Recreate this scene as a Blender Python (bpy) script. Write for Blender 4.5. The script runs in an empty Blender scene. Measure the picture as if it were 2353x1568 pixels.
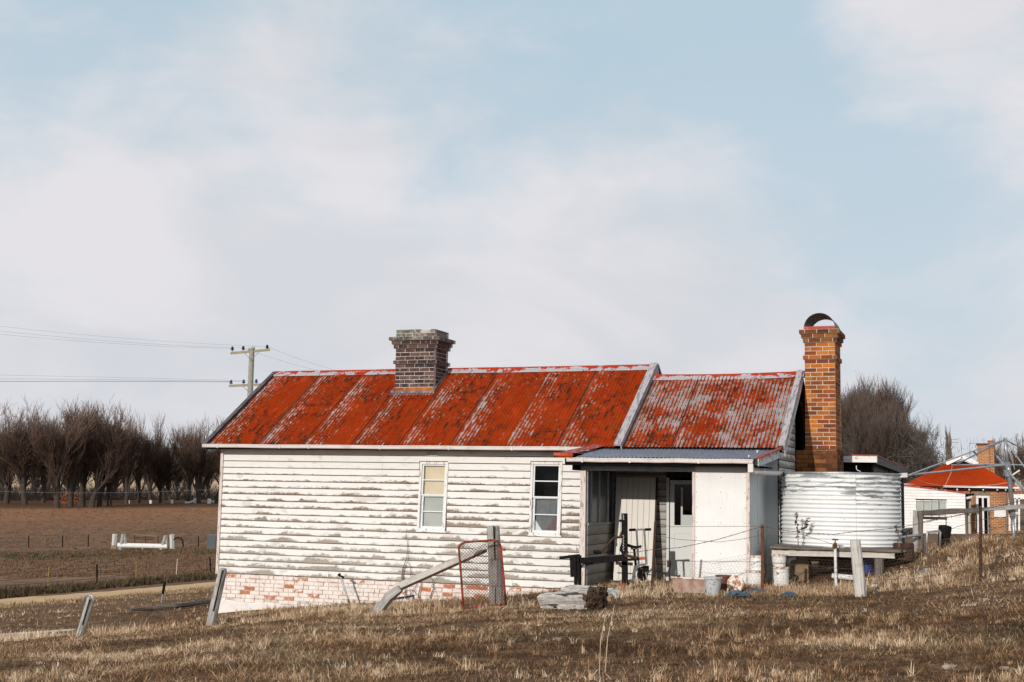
import bpy, math, random
import numpy as np
from mathutils import Vector, Matrix
random.seed(7); RNG = np.random.default_rng(11)
sc = bpy.context.scene
col = sc.collection
PI = math.pi

# ------------------------------------------------------------------ camera
CAM = np.array([18.136, -27.495, 2.197]); YAW, PITCH, ROLL, FPX = .3636, .1148, .0183, 2945.0
IW, IH = 2353.0, 1568.0
_f = np.array([-math.sin(YAW)*math.cos(PITCH), math.cos(YAW)*math.cos(PITCH), math.sin(PITCH)])
_r0 = np.array([math.cos(YAW), math.sin(YAW), 0.0]); _u0 = np.cross(_r0, _f)
_r = _r0*math.cos(ROLL)+_u0*math.sin(ROLL); _u = -_r0*math.sin(ROLL)+_u0*math.cos(ROLL)
cd = bpy.data.cameras.new('camera'); cam = bpy.data.objects.new('camera', cd); col.objects.link(cam)
cd.sensor_width = 36; cd.lens = FPX/IW*36; cd.clip_end = 6000; cd.clip_start = .1
M = Matrix(((_r[0], _u[0], -_f[0], CAM[0]), (_r[1], _u[1], -_f[1], CAM[1]), (_r[2], _u[2], -_f[2], CAM[2]), (0, 0, 0, 1)))
cam.matrix_world = M
sc.camera = cam

# ------------------------------------------------------------------ light
SUN_AZ, SUN_EL = math.radians(6.5), math.radians(17)
sv = Vector((-math.sin(SUN_AZ)*math.cos(SUN_EL), -math.cos(SUN_AZ)*math.cos(SUN_EL), math.sin(SUN_EL)))
sl = bpy.data.lights.new('sun', 'SUN'); sl.energy = 3.3; sl.angle = math.radians(.5); sl.color = (1, .93, .84)
so = bpy.data.objects.new('sun', sl); col.objects.link(so)
so.rotation_euler = sv.to_track_quat('Z', 'Y').to_euler()
sc.view_settings.view_transform = 'Standard'; sc.view_settings.look = 'None'
sc.view_settings.gamma = 1; sc.view_settings.exposure = 0; sc.view_settings.use_curve_mapping = False

def sock(x):
    return x if isinstance(x, bpy.types.NodeSocket) else (x.outputs[0] if isinstance(x, bpy.types.Node) else None)
class G_:
    """small node-graph helper"""
    def __init__(s, nt): s.nt = nt
    def n(s, typ, ins=None, **at):
        nd = s.nt.nodes.new('ShaderNode'+typ)
        for k, v in at.items(): setattr(nd, k, v)
        for k, v in (ins or {}).items():
            q = sock(v)
            if q is not None: s.nt.links.new(q, nd.inputs[k])
            else: nd.inputs[k].default_value = v
        return nd
    def m(s, op, a, b=0.0, c=0.0, clamp=False):
        return s.n('Math', {0: a, 1: b, 2: c}, operation=op, use_clamp=clamp).outputs[0]
    def mix(s, f, a, b, blend='MIX'):
        f4 = lambda c: c if sock(c) is not None else (tuple(c)+(1,))[:4]
        return s.n('Mix', {0: f, 6: f4(a), 7: f4(b)}, data_type='RGBA', blend_type=blend).outputs[2]
    def noise(s, vec, scale=1.0, detail=4.0, rough=.55, dist=0.0):
        return s.n('TexNoise', {'Vector': vec, 'Scale': scale, 'Detail': detail, 'Roughness': rough, 'Distortion': dist}).outputs['Fac']
    def mapr(s, v, a, b, c=0.0, d=1.0, smooth=False):
        return s.n('MapRange', {0: v, 1: a, 2: b, 3: c, 4: d}, interpolation_type='SMOOTHSTEP' if smooth else 'LINEAR').outputs[0]
    def vec(s, x, y, z=0.0): return s.n('CombineXYZ', {0: x, 1: y, 2: z}).outputs[0]
    def sep(s, v):
        q = s.n('SeparateXYZ', {0: v}); return q.outputs[0], q.outputs[1], q.outputs[2]
    def scalev(s, v, t): return s.n('VectorMath', {0: v, 1: t}, operation='MULTIPLY').outputs[0]

# ------------------------------------------------------------------ sky
wd = bpy.data.worlds.new('World'); sc.world = wd; wd.use_nodes = True
nt = wd.node_tree; nt.nodes.clear(); g = G_(nt)
tc = g.n('TexCoord').outputs['Generated']
nish = g.n('TexSky', sky_type='NISHITA', sun_disc=False, sun_elevation=SUN_EL, sun_rotation=PI+SUN_AZ, air_density=1.0, dust_density=1.5, ozone_density=1.5).outputs[0]
dx, dy, dz = g.sep(tc)
def dirv(px, py):
    d = _f + _r*(px-IW/2)/FPX - _u*(py-IH/2)/FPX
    return Vector(d).normalized()
# cloud sheet: noise stretched along the horizon plus the few large banks the sky has
n1 = g.noise(g.n('VectorMath', {0: g.scalev(tc, (3.6, 3.6, 6.4)), 1: (4.2, 1.3, 0.7)}, operation='ADD').outputs[0], 1.0, 7, .55, .7)
n2 = g.noise(g.scalev(tc, (9.0, 9.0, 16.0)), 1.0, 6, .55, .5)
tot = g.m('MULTIPLY_ADD', g.m('SUBTRACT', n1, .5), 1.5, .42)
tot = g.m('MULTIPLY_ADD', g.m('SUBTRACT', n2, .5), 1.0, tot)
n3 = g.noise(g.scalev(tc, (30.0, 30.0, 48.0)), 1.0, 5, .6, .4)
tot = g.m('MULTIPLY_ADD', g.m('SUBTRACT', n3, .5), .28, tot)
BL = [((1100, 560), .20, .40), ((600, 560), .15, .25), ((1500, 450), .10, .26), ((300, 700), .2, .22), ((2250, 50), .08, .62), ((830, 190), .06, .36), ((600, 70), .04, .34), ((150, 300), .10, .16), ((2150, 900), .2, .28), ((1400, 820), .3, .22), ((1560, 330), .05, .32), ((2050, 20), .05, .3),
      ((1300, 60), .12, -.62), ((850, 60), .12, -.55), ((300, 30), .12, -.50), ((1750, 250), .10, -.52), ((2000, 450), .13, -.42), ((2250, 520), .13, -.34), ((1650, 80), .08, -.3), ((1000, 330), .08, -.22), ((380, 330), .08, -.22), ((400, 930), .05, -.1)]
for (px, py), rad, w in BL:
    d = dirv(px, py)
    dot = g.n('VectorMath', {0: tc, 1: tuple(d)}, operation='DOT_PRODUCT').outputs['Value']
    k = g.mapr(dot, math.cos(rad*1.9), 1.0, 0.0, 1.0, True)
    tot = g.m('MULTIPLY_ADD', k, w*.8, tot)
cover = g.mapr(tot, -.02, .84, 0.14, 1.0, True)
shade = g.noise(g.scalev(tc, (4.5, 4.5, 11.0)), 1.0, 5, .5, .5)
cloud = g.mix(g.mapr(shade, .34, .62, 0, 1, True), (6.65, 6.85, 7.3), (7.75, 7.6, 7.95))
low = g.mapr(dz, .0, .13, 1.0, 0.0, True)
cloud = g.mix(g.m('MULTIPLY', low, .35), cloud, (5.3, 5.8, 6.6))
blue = g.mix(.85, nish, (4.85, 6.45, 7.45))
blue = g.mix(g.mapr(dz, .06, .34, 0.8, 0.0), blue, (5.9, 6.7, 7.5))
sky = g.mix(cover, blue, cloud)
grd = g.mapr(dz, -.02, 0.0, 1.0, 0.0)
sky = g.mix(grd, sky, (.9, .75, .6))
bg = g.n('Background', {'Color': sky, 'Strength': .1})
wo = g.n('OutputWorld', {0: bg})

# ------------------------------------------------------------------ geometry helpers
def ray(px, py): return _f + _r*(px-IW/2)/FPX - _u*(py-IH/2)/FPX
def at(px, py, d): return CAM + ray(px, py)*d                 # a point at view depth d
def at_y(px, py, y): q = ray(px, py); return CAM + q*((y-CAM[1])/q[1])
def at_x(px, py, x): q = ray(px, py); return CAM + q*((x-CAM[0])/q[0])
def zc(ox, oy, s): return lambda x, y: ((ox+x/s)*.57446, (oy+y/s)*.57446)

# ground: smooth surface through measured points
CP = []
def cp(px, py, d): CP.append(at(px, py, d))
for px, py in ((500, 1410), (639, 1398), (803, 1388), (1025, 1378), (1167, 1371), (1313, 1360)): CP.append(at_y(px, py, 0))
for px, py in ((1335, 1354), (1725, 1342)): CP.append(at_y(px, py, -2.05))
CP += [np.array(v) for v in ((10.5, 0, .22), (12.5, 0, .3), (14.4, -1.2, .44), (15.4, -1.2, .5), (15, 1.5, .6), (17, 2, 1.0))]
cp(490, 1442, 25.5); cp(183, 1464, 27); cp(1145, 1402, 23.3); cp(1060, 1404, 23.3); cp(808, 1412, 24.2); cp(1502, 1358, 23.4)
cp(1752, 1362, 23); cp(1978, 1371, 21.8); cp(2252, 1337, 21); cp(2335, 1254, 27); cp(2105, 1264, 26); cp(2353, 1226, 32)
cp(0, 1568, 11.5); cp(600, 1568, 10.8); cp(1176, 1568, 10.2); cp(1760, 1568, 9.8); cp(2353, 1568, 9.6)
cp(0, 1500, 18); cp(2353, 1440, 13.5)
CP += [np.array(v) for v in ((18.1, -27.5, .42), (10, -36, .1), (27, -34, .6), (40, -25, 1.6), (35, -5, 2.0), (30, 15, 1.4), (0, -27, -.6), (-20, -20, -2.4), (-50, -40, -5), (0, -70, -2), (40, -80, 1),
       (5, 12, -.9), (12, 14, -.2), (18, 16, .6), (5, 30, -1.6), (20, 35, .5), (-1, 6, -1.3), (12, 51, .05), (16.4, 52, .1), (24, 54, .3), (18, 70, -.2), (40, 60, 1))]
cp(0, 1430, 36); cp(300, 1405, 38)
cp(0, 1388, 55); cp(250, 1369, 57); cp(500, 1347, 60)
cp(109, 1357, 66); cp(223, 1345, 70); cp(404, 1331, 77); cp(484, 1322, 80); cp(0, 1362, 64)
cp(66, 1258, 135); cp(330, 1262, 132); cp(456, 1258, 136)
cp(0, 1160, 270); cp(250, 1161, 275); cp(480, 1158, 285); cp(0, 1205, 190); cp(450, 1203, 192)
cp(0, 1128, 420); cp(480, 1128, 420); cp(0, 1092, 620); cp(480, 1090, 640); cp(0, 1062, 900); cp(300, 1050, 950); cp(385, 1026, 1000); cp(480, 1040, 980)
cp(800, 1150, 400); cp(800, 1100, 900); cp(1500, 1140, 400); cp(2050, 1150, 300); cp(2353, 1128, 220); cp(2353, 1100, 420); cp(2353, 1092, 900); cp(1700, 1110, 900)
for a in range(0, 360, 30):
    if 60 < a < 140: continue
    CP.append(np.array((18+1500*math.cos(math.radians(a)), 1500*math.sin(math.radians(a)), 8)))
    CP.append(np.array((18+300*math.cos(math.radians(a)), 300*math.sin(math.radians(a)), -3)))
CP = np.array(CP); MC = 2.5
def _ker(P): 
    d2 = ((P[:, None, :]-CP[None, :, :2])**2).sum(-1); return np.sqrt(d2+MC*MC)
nC = len(CP); A = np.zeros((nC+3, nC+3)); A[:nC, :nC] = _ker(CP[:, :2])-np.eye(nC)*.03
A[:nC, nC] = 1; A[:nC, nC+1:] = CP[:, :2]; A[nC, :nC] = 1; A[nC+1:, :nC] = CP[:, :2].T
COEF = np.linalg.solve(A, np.concatenate([CP[:, 2], np.zeros(3)]))
def _bump(P):
    x, y = P[:, 0], P[:, 1]
    r = np.hypot(x-CAM[0], y-CAM[1])
    b = .022*np.sin(x*2.1+1.3*np.sin(y*1.7))*np.sin(y*2.6+x*.4)+.03*np.sin(x*.83+2)*np.sin(y*.97+1.1*np.sin(x*.6))
    return b*np.clip((60-r)/30, 0, 1)
def gzv(P):
    out = np.zeros(len(P))
    for i in range(0, len(P), 40000):
        Q = P[i:i+40000]; out[i:i+40000] = _ker(Q)@COEF[:nC]+COEF[nC]+Q@COEF[nC+1:]
    return out+_bump(P)
def gz(x, y): return float(gzv(np.array([[x, y]]))[0])
def G(px, py, d0=5, d1=1200):
    """where the line of sight through a pixel meets the ground"""
    ts = np.exp(np.linspace(math.log(d0), math.log(d1), 1500)); q = ray(px, py)
    P = CAM[None]+ts[:, None]*q[None]; dz_ = P[:, 2]-gzv(P[:, :2]); k = np.argmax(dz_ < 0)
    if dz_[k] >= 0: return P[-1], ts[-1]
    t = ts[k-1]+(ts[k]-ts[k-1])*dz_[k-1]/(dz_[k-1]-dz_[k]) if k else ts[0]
    return CAM+q*t, t

class MB:
    def __init__(s): s.v = []; s.f = []; s.uv = []
    def add(s, vs, fs, uvs=None):
        b = len(s.v); s.v += [tuple(map(float, v)) for v in vs]; s.f += [tuple(b+i for i in f) for f in fs]
        s.uv += list(uvs) if uvs is not None else [(v[0], v[2]) for v in vs]
        return s
    def box(s, a, b, uv=None):
        x0, y0, z0 = a; x1, y1, z1 = b
        vs = [(x0, y0, z0), (x1, y0, z0), (x1, y1, z0), (x0, y1, z0), (x0, y0, z1), (x1, y0, z1), (x1, y1, z1), (x0, y1, z1)]
        return s.hexa(vs, uv)
    def hexa(s, vs, uv=None):
        return s.add(vs, [(0, 3, 2, 1), (4, 5, 6, 7), (0, 1, 5, 4), (1, 2, 6, 5), (2, 3, 7, 6), (3, 0, 4, 7)], uv)
    def beam(s, p, q, w, h, up=(0, 0, 1), jit=0, seg=1):
        p = Vector(p); q = Vector(q); d = (q-p); L = d.length; d.normalize(); up = Vector(up)
        if abs(d.dot(up)) > .98: up = Vector((0, -1, 0))
        r = d.cross(up).normalized(); u = r.cross(d).normalized()
        vs = []; uv = []; o = random.random()*9
        for i in range(seg+1):
            c = p.lerp(q, i/seg)
            for k, (a, b) in enumerate(((-1, -1), (1, -1), (1, 1), (-1, 1))):
                j = (random.uniform(-jit, jit), random.uniform(-jit, jit)) if jit else (0, 0)
                vs.append(c+r*(a*w/2+j[0])+u*(b*h/2+j[1])); uv.append((o+(0, w, w+h, h)[k], o+L*i/seg))
        fs = [(3, 2, 1, 0), tuple(range(4*seg, 4*seg+4))]
        for i in range(seg):
            for k in range(4): a = 4*i+k; b = 4*i+(k+1) % 4; fs.append((a, b, b+4, a+4))
        return s.add(vs, fs, uv)
    def tube(s, pts, rad, n=8, cap=True, jit=0):
        pts = [Vector(p) for p in pts]; m = len(pts)
        rad = rad if hasattr(rad, '__len__') else [rad]*m
        vs = []; uv = []; L = 0; pu = None; o = random.random()*9
        for i, p in enumerate(pts):
            d = (pts[min(i+1, m-1)]-pts[max(i-1, 0)]).normalized()
            if i: L += (p-pts[i-1]).length
            u = (pu if pu is not None else (Vector((0, 0, 1)) if abs(d.z) < .9 else Vector((1, 0, 0))))
            u = (u-d*u.dot(d)).normalized(); pu = u; w = d.cross(u)
            for k in range(n):
                a = 2*PI*k/n; rr = rad[i]*(1+random.uniform(-jit, jit))
                vs.append(p+u*(math.cos(a)*rr)+w*(math.sin(a)*rr)); uv.append((o+min(k, n-k)*rad[0]*2*PI/n, o+L))
        fs = [(i*n+k, i*n+(k+1) % n, (i+1)*n+(k+1) % n, (i+1)*n+k) for i in range(m-1) for k in range(n)]
        if cap: fs += [tuple(range(n-1, -1, -1)), tuple(range((m-1)*n, m*n))]
        return s.add(vs, fs, uv)
    def lathe(s, prof, c, n=32, ax=(0, 0, 1), sq=1.0):
        ax = Vector(ax).normalized(); u = ax.orthogonal().normalized(); w = ax.cross(u); c = Vector(c); vs = []; uv = []
        for (r, h) in prof:
            for k in range(n): a = 2*PI*k/n; vs.append(c+ax*h+(u*math.cos(a)+w*math.sin(a))*r); uv.append((min(k, n-k)/n*2, h))
        m = len(prof)
        fs = [(i*n+k, i*n+(k+1) % n, (i+1)*n+(k+1) % n, (i+1)*n+k) for i in range(m-1) for k in range(n)]
        return s.add(vs, fs, uv)

ORG = {}
def root(name, loc, label, cat, group=None):
    o = bpy.data.objects.new(name, None); col.objects.link(o); o.location = tuple(map(float, loc)); o.empty_display_size = .2
    ORG[o.name] = Vector(o.location); o['label'] = label; o['category'] = cat
    if group: o['group'] = group
    return o
def mesh(name, mb, m, org=Vector((0, 0, 0)), smooth=False):
    me = bpy.data.meshes.new(name)
    me.from_pydata([tuple(Vector(v)-org) for v in mb.v], [], mb.f)
    uvl = me.uv_layers.new(name='UVMap'); li = np.zeros(len(me.loops), dtype=np.int32); me.loops.foreach_get('vertex_index', li)
    uvl.data.foreach_set('uv', np.array(mb.uv, dtype=np.float32)[li].ravel())
    if m: me.materials.append(m)
    if smooth:
        me.polygons.foreach_set('use_smooth', np.ones(len(me.polygons), dtype=bool))
    return me
def part(name, mb, m, parent=None, smooth=False, label=None, kind=None):
    org = ORG[parent.name] if parent else Vector((0, 0, 0))
    o = bpy.data.objects.new(name, mesh(name, mb, m, org, smooth)); col.objects.link(o)
    if parent: o.parent = parent; ORG[o.name] = org
    if label: o['label'] = label
    if kind: o['kind'] = kind
    return o
def inst(name, me, parent, loc, scale=(1, 1, 1), rot=(0, 0, 0)):
    o = bpy.data.objects.new(name, me); col.objects.link(o); o.parent = parent
    o.location = Vector(loc)-ORG[parent.name]; o.scale = scale; o.rotation_euler = rot; return o
def single(name, mb, m, label, cat, group=None, smooth=False, kind=None):
    c = Vector(mb.v[0]) if mb.v else Vector()
    vs = np.array(mb.v); c = Vector((vs[:, 0].mean(), vs[:, 1].mean(), vs[:, 2].min()))
    o = bpy.data.objects.new(name, mesh(name, mb, m, c, smooth)); col.objects.link(o); o.location = c; ORG[o.name] = c
    if label: o['label'] = label
    if cat: o['category'] = cat
    if group: o['group'] = group
    if kind: o['kind'] = kind
    return o

# ------------------------------------------------------------------ materials
def material(name, rough=.8, spec=.3, metal=0.0):
    m = bpy.data.materials.new(name); m.use_nodes = True; nt = m.node_tree; nt.nodes.clear(); g = G_(nt)
    b = g.n('BsdfPrincipled', {'Roughness': rough, 'Metallic': metal, 'Specular IOR Level': spec}); g.n('OutputMaterial', {0: b})
    return m, g, b
def setc(g, b, c): g.nt.links.new(sock(c), b.inputs['Base Color'])
def bump(g, b, h, st=.4, dist=.01):
    bn = g.n('Bump', {'Height': h, 'Strength': st, 'Distance': dist}); g.nt.links.new(bn.outputs[0], b.inputs['Normal'])
def uvs(g):
    x, y, _ = g.sep(g.n('UVMap').outputs[0]); return x, y
def pos(g): return g.n('NewGeometry').outputs['Position']
def rnd(g): return g.n('ObjectInfo').outputs['Random']

def simple(name, c, c2=None, rough=.7, scale=8, metal=0.0, spec=.3, lo=.4, hi=.65, stretch=(1, 1, 1), bmp=.2):
    m, g, b = material(name, rough, spec, metal)
    n = g.noise(g.scalev(pos(g), tuple(stretch)), scale, 6, .6)
    n0 = g.noise(pos(g), scale*.25, 3)
    cc = g.mix(g.mapr(n, lo, hi), c, c2 or tuple(x*.7 for x in c))
    cc = g.mix(g.mapr(n0, .3, .7, 0, .35), cc, tuple(x*.72 for x in c))
    setc(g, b, cc)
    if bmp: bump(g, b, n, bmp)
    return m

def mk_board(name, heavy=0.0, white=(.74, .725, .70), dirt=0.1):
    m, g, b = material(name, .62, .3)
    u, v = uvs(g); r = rnd(g); p = pos(g); _, _, z = g.sep(p)
    rr = g.m('MULTIPLY', r, 91.0)
    A = g.m('MULTIPLY', g.mapr(z, 2.66, 1.5, 0.0, 1.0), g.mapr(g.noise(g.scalev(p, (.55, 1, 1.1)), 1.0, 3, .5), .32, .62, .5, 1.15)) if heavy == 0 else g.mapr(z, 9, 8, heavy, heavy)
    n1 = g.noise(g.vec(g.m('MULTIPLY', u, 1.25), rr, 0.0), 1.0, 5, .62, .3)
    n2 = g.noise(g.vec(g.m('MULTIPLY', u, 5.0), g.m('MULTIPLY', v, 3.0), rr), 1.0, 7, .72, .9)
    n3 = g.noise(g.vec(g.m('MULTIPLY', u, 24.0), g.m('MULTIPLY', v, 14), rr), 1.0, 5, .7, .5)
    row = g.m('FRACT', g.m('MULTIPLY', r, 7.3))
    h = g.m('MULTIPLY', g.mapr(n1, .34, .66, -.18, .92), A) if heavy == 0 else g.mapr(n1, .3, .7, .1, .95)
    h = g.m('ADD', h, g.m('MULTIPLY', g.m('SUBTRACT', row, .5), .22))
    h = g.m('ADD', h, g.m('MULTIPLY', g.m('SUBTRACT', n2, .5), 1.5))
    h = g.m('MULTIPLY_ADD', g.m('SUBTRACT', n3, .5), .8, h)
    mask = g.mapr(g.m('SUBTRACT', h, v), -.06, .16)
    mask = g.m('MULTIPLY', mask, g.mapr(n3, .36, .50, .55, 1.0))
    mask = g.m('MULTIPLY', mask, g.mapr(A, 0.0, .12))
    grain = g.noise(g.vec(g.m('MULTIPLY', u, 2.5), g.m('MULTIPLY', v, 26.0), rr), 1.0, 4, .6)
    brown = g.mix(grain, (.10, .05, .026), (.24, .15, .09)); grey = g.mix(grain, (.19, .155, .125), (.40, .355, .30))
    zb = g.mapr(g.m('ADD', z, g.m('MULTIPLY', n1, 1.9)), 1.9, 2.7) if heavy == 0 else 0.35
    wood = g.mix(zb, grey, brown)
    dp = g.noise(g.vec(g.m('MULTIPLY', u, 3.2), g.m('MULTIPLY', v, .6), rr), 1.0, 5, .7)
    wood = g.mix(g.mapr(dp, .55, .75, 0, .6), wood, (.17, .12, .08))
    paint = g.mix(g.mapr(g.noise(p, 1.3, 5, .6), .35, .7, 0, .55), white, tuple(x*.86 for x in white))
    paint = g.mix(g.m('MULTIPLY', g.mapr(n2, .56, .72), .3+dirt), paint, (.45, .40, .35))
    # chips: little dark nicks in the sound paint
    c = g.mix(mask, paint, wood)
    nk = g.noise(g.vec(g.m('MULTIPLY', u, 2.2), g.m('MULTIPLY', v, .5), g.m('ADD', rr, 5)), 1.0, 2, .5)
    c = g.mix(g.m('MULTIPLY', g.mapr(nk, .60, .68), .35), c, (.36, .30, .24))
    edge = g.mapr(v, .02, .085, .92, 0.0)  # shadow line painted along each board's foot, with some grime
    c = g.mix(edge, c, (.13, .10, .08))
    setc(g, b, c); bump(g, b, g.m('MULTIPLY_ADD', mask, -1.0, g.m('MULTIPLY', grain, .3)), .5, .004)
    return m
M_board = mk_board('painted_weatherboard')
M_board_old = mk_board('neglected_weatherboard', .95, (.6, .6, .6))
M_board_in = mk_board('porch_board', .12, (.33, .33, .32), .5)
def mk_trim(name, c, wood, th=.56):
    m, g, b = material(name, .65)
    u, v = uvs(g); n = g.noise(g.vec(g.m('MULTIPLY', u, 22), g.m('MULTIPLY', v, 4.0), rnd(g)), 1.0, 6, .65)
    gr = g.noise(g.vec(g.m('MULTIPLY', u, 60), g.m('MULTIPLY', v, 3.0), 0), 1.0, 4, .6)
    w = g.mix(gr, tuple(x*.6 for x in wood), wood)
    k = g.mapr(n, th, th+.04)
    setc(g, b, g.mix(k, c, w)); bump(g, b, g.m('SUBTRACT', gr, k), .4, .004); return m
M_trim = mk_trim('painted_trim', (.72, .71, .70), (.42, .33, .26), .58)
M_trimp = mk_trim('pinkish_trim', (.62, .53, .50), (.42, .33, .28), .55)
M_sash = mk_trim('sash_paint', (.70, .72, .74), (.45, .40, .34), .62)
M_barge = mk_trim('weathered_barge', (.40, .37, .38), (.27, .24, .24), .52)
M_barge_dark = mk_trim('dark_barge', (.10, .10, .105), (.05, .05, .055), .5)
M_barge_peel = mk_trim('peeling_barge', (.55, .54, .54), (.07, .06, .06), .56)
def mk_wood(name, a, bb, cr=(.03, .025, .02), sc_=1.0, crk=.66):
    m, g, b = material(name, .85, .15)
    u, v = uvs(g); n = g.noise(g.vec(g.m('MULTIPLY', u, 45*sc_), g.m('MULTIPLY', v, 2.2), 0), 1.0, 6, .7, .6)
    k = g.noise(g.vec(g.m('MULTIPLY', u, 28*sc_), g.m('MULTIPLY', v, 1.1), 7.0), 1.0, 3, .6, .8)
    c = g.mix(g.mapr(n, .3, .7), a, bb); c = g.mix(g.mapr(k, crk, crk+.06), c, cr)
    pt = g.noise(pos(g), 7, 4, .6); c = g.mix(g.mapr(pt, .5, .75, 0, .5), c, tuple(x*.55 for x in a))
    setc(g, b, c); bump(g, b, g.m('SUBTRACT', n, g.mapr(k, .6, .72)), .7, .01); return m
M_post = mk_wood('silvery_post_wood', (.17, .155, .145), (.55, .53, .50), crk=.6)
M_post_white = mk_wood('whitewashed_post', (.42, .39, .36), (.68, .66, .63), (.1, .08, .07))
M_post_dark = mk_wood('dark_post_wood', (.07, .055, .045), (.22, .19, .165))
M_log = mk_wood('bleached_log', (.30, .26, .23), (.76, .73, .70), (.04, .03, .022), .6, .54)
M_rot = simple('rotten_wood', (.04, .024, .016), (.11, .06, .035), .95, 14, bmp=.8)
M_plank = mk_wood('stand_timber', (.40, .37, .33), (.66, .62, .57), (.05, .04, .03), .7, .6)

def mk_roof(name, red, grey, a0, a1, dark, rustamt, sheetw=1.28, pitch=.0853, crest=.75, bigamt=.6):
    m, g, b = material(name, .75, .03)
    u, v = uvs(g); r = rnd(g); rr = g.m('MULTIPLY', r, 53.0)
    lo = g.m('DIVIDE', u, sheetw)
    reg = g.mapr(lo, .0, .62, 1.0, 0.0)
    big = g.noise(g.vec(g.m('MULTIPLY', u, 1.1), g.m('MULTIPLY', v, .8), rr), 1.0, 4, .6)
    # one value per corrugation makes the streaks follow the ribs
    cell = g.m('FLOOR', g.m('DIVIDE', u, pitch))
    st = g.noise(g.vec(g.m('MULTIPLY', cell, 3.71), g.m('MULTIPLY', v, 4.2), rr), 1.0, 6, .78, .3)
    fr = g.m('ABSOLUTE', g.m('SUBTRACT', g.m('FRACT', g.m('DIVIDE', u, pitch)), .5))
    fn = g.noise(g.vec(g.m('MULTIPLY', u, 16), g.m('MULTIPLY', v, 9), rr), 1.0, 5, .7)
    t = g.m('MULTIPLY_ADD', reg, a1, g.m('MULTIPLY_ADD', g.m('SUBTRACT', big, .5), bigamt, a0))
    q = g.m('ADD', g.m('MULTIPLY', g.m('SUBTRACT', st, .5), 1.35), t)
    q = g.m('ADD', q, g.m('MULTIPLY', g.m('SUBTRACT', fn, .5), .55))
    q = g.m('ADD', q, g.m('MULTIPLY', g.m('SUBTRACT', fr, .27), -crest))
    k = g.mapr(q, .11, .22)
    kr = g.mapr(q, .07, .14)
    fadd = g.noise(g.vec(g.m('MULTIPLY', u, 3), g.m('MULTIPLY', v, 1.4), 3.3), 1.0, 4, .6)
    c = g.mix(g.mapr(fadd, .3, .7), tuple(x*.72 for x in red), red)
    bl_ = g.noise(g.vec(g.m('MULTIPLY', u, 4.0), g.m('MULTIPLY', v, 1.6), g.m('ADD', rr, 21)), 1.0, 6, .7, .5)
    c = g.mix(g.mapr(bl_, .5, .66, 0, .6), c, (.24, .05, .008)); c = g.mix(g.mapr(bl_, .34, .44, .35, 0), c, (.46, .10, .03))
    dk = g.noise(g.vec(g.m('MULTIPLY', cell, 2.9), g.m('MULTIPLY', v, 3.2), g.m('ADD', rr, 9)), 1.0, 4, .7)
    dkb = g.noise(g.vec(g.m('MULTIPLY', u, .8), g.m('MULTIPLY', v, .7), g.m('ADD', rr, 3)), 1.0, 3, .5)
    dm = g.m('MULTIPLY', g.mapr(dk, .46, .62), g.mapr(dkb, .5-dark*.2, .66-dark*.2))
    c = g.mix(g.m('MULTIPLY', dm, .9), c, (.05, .016, .008))
    rust = g.mix(g.mapr(fn, .4, .6), (.36, .17, .06), (.16, .06, .02))
    c = g.mix(g.m('MULTIPLY', kr, rustamt), c, rust)
    gcol = g.mix(g.mapr(fn, .35, .65), grey, tuple(x*.68 for x in grey))
    gcol = g.mix(g.m('MULTIPLY', g.mapr(g.noise(g.vec(g.m('MULTIPLY', u, 5), g.m('MULTIPLY', v, 3), rr), 1.0, 5, .7), .5, .65), rustamt*.75), gcol, rust)
    c = g.mix(k, c, gcol)
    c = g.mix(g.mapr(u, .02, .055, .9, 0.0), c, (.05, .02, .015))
    valley_shade = g.mapr(fr, .20, .02, .0, .55)  # rib valleys darkened in the colour, standing in for corrugation shading
    c = g.mix(valley_shade, c, (.10, .02, .012))
    setc(g, b, c); bump(g, b, k, .15, .003); return m
RED = (.37, .034, .002)
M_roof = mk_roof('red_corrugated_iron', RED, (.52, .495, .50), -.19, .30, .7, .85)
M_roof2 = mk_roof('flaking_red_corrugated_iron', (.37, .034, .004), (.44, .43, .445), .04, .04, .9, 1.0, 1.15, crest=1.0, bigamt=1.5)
M_roofcap_unused = 0 and mk_roof('flaking_ridge_cap', (.40, .03, .006), (.56, .54, .56), .10, .05, .0, .2, 9, .5)
def mk_cap():
    m, g, b = material('peeling_ridge_paint', .7, .12); u, v = uvs(g); n = g.noise(g.vec(g.m('MULTIPLY', u, 3.2), g.m('MULTIPLY', v, 5), rnd(g)), 1.0, 6, .7, .6)
    n3 = g.noise(pos(g), 12, 5, .7); t = g.m('ADD', g.m('ADD', n, g.m('MULTIPLY', g.m('SUBTRACT', n3, .5), .3)), g.mapr(v, .09, .16, .03, -.12))
    k = g.mapr(t, .46, .48); setc(g, b, g.mix(k, g.mix(n3, (.40, .03, .006), (.28, .03, .01)), g.mix(n3, (.30, .29, .31), (.44, .43, .45)))); return m
M_roofcap = mk_cap()
M_zinc = simple('blue_grey_zinc', (.20, .235, .30), (.31, .34, .40), .45, 3, .5, .4, stretch=(6, 1, 1), bmp=0)
M_redflash = simple('orange_red_flashing', (.52, .07, .015), (.35, .06, .02), .5, 9, lo=.55, hi=.6, bmp=0)
M_redold = simple('faded_red_paint', (.33, .045, .03), (.45, .38, .36), .6, 9, lo=.58, hi=.62, bmp=0)
M_gutter = simple('gutter_paint', (.66, .60, .58), (.52, .44, .41), .45, 3, lo=.5, hi=.75, bmp=0)
M_lead = simple('lead_flashing', (.10, .10, .12), (.32, .29, .28), .7, 9, bmp=.4)

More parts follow.
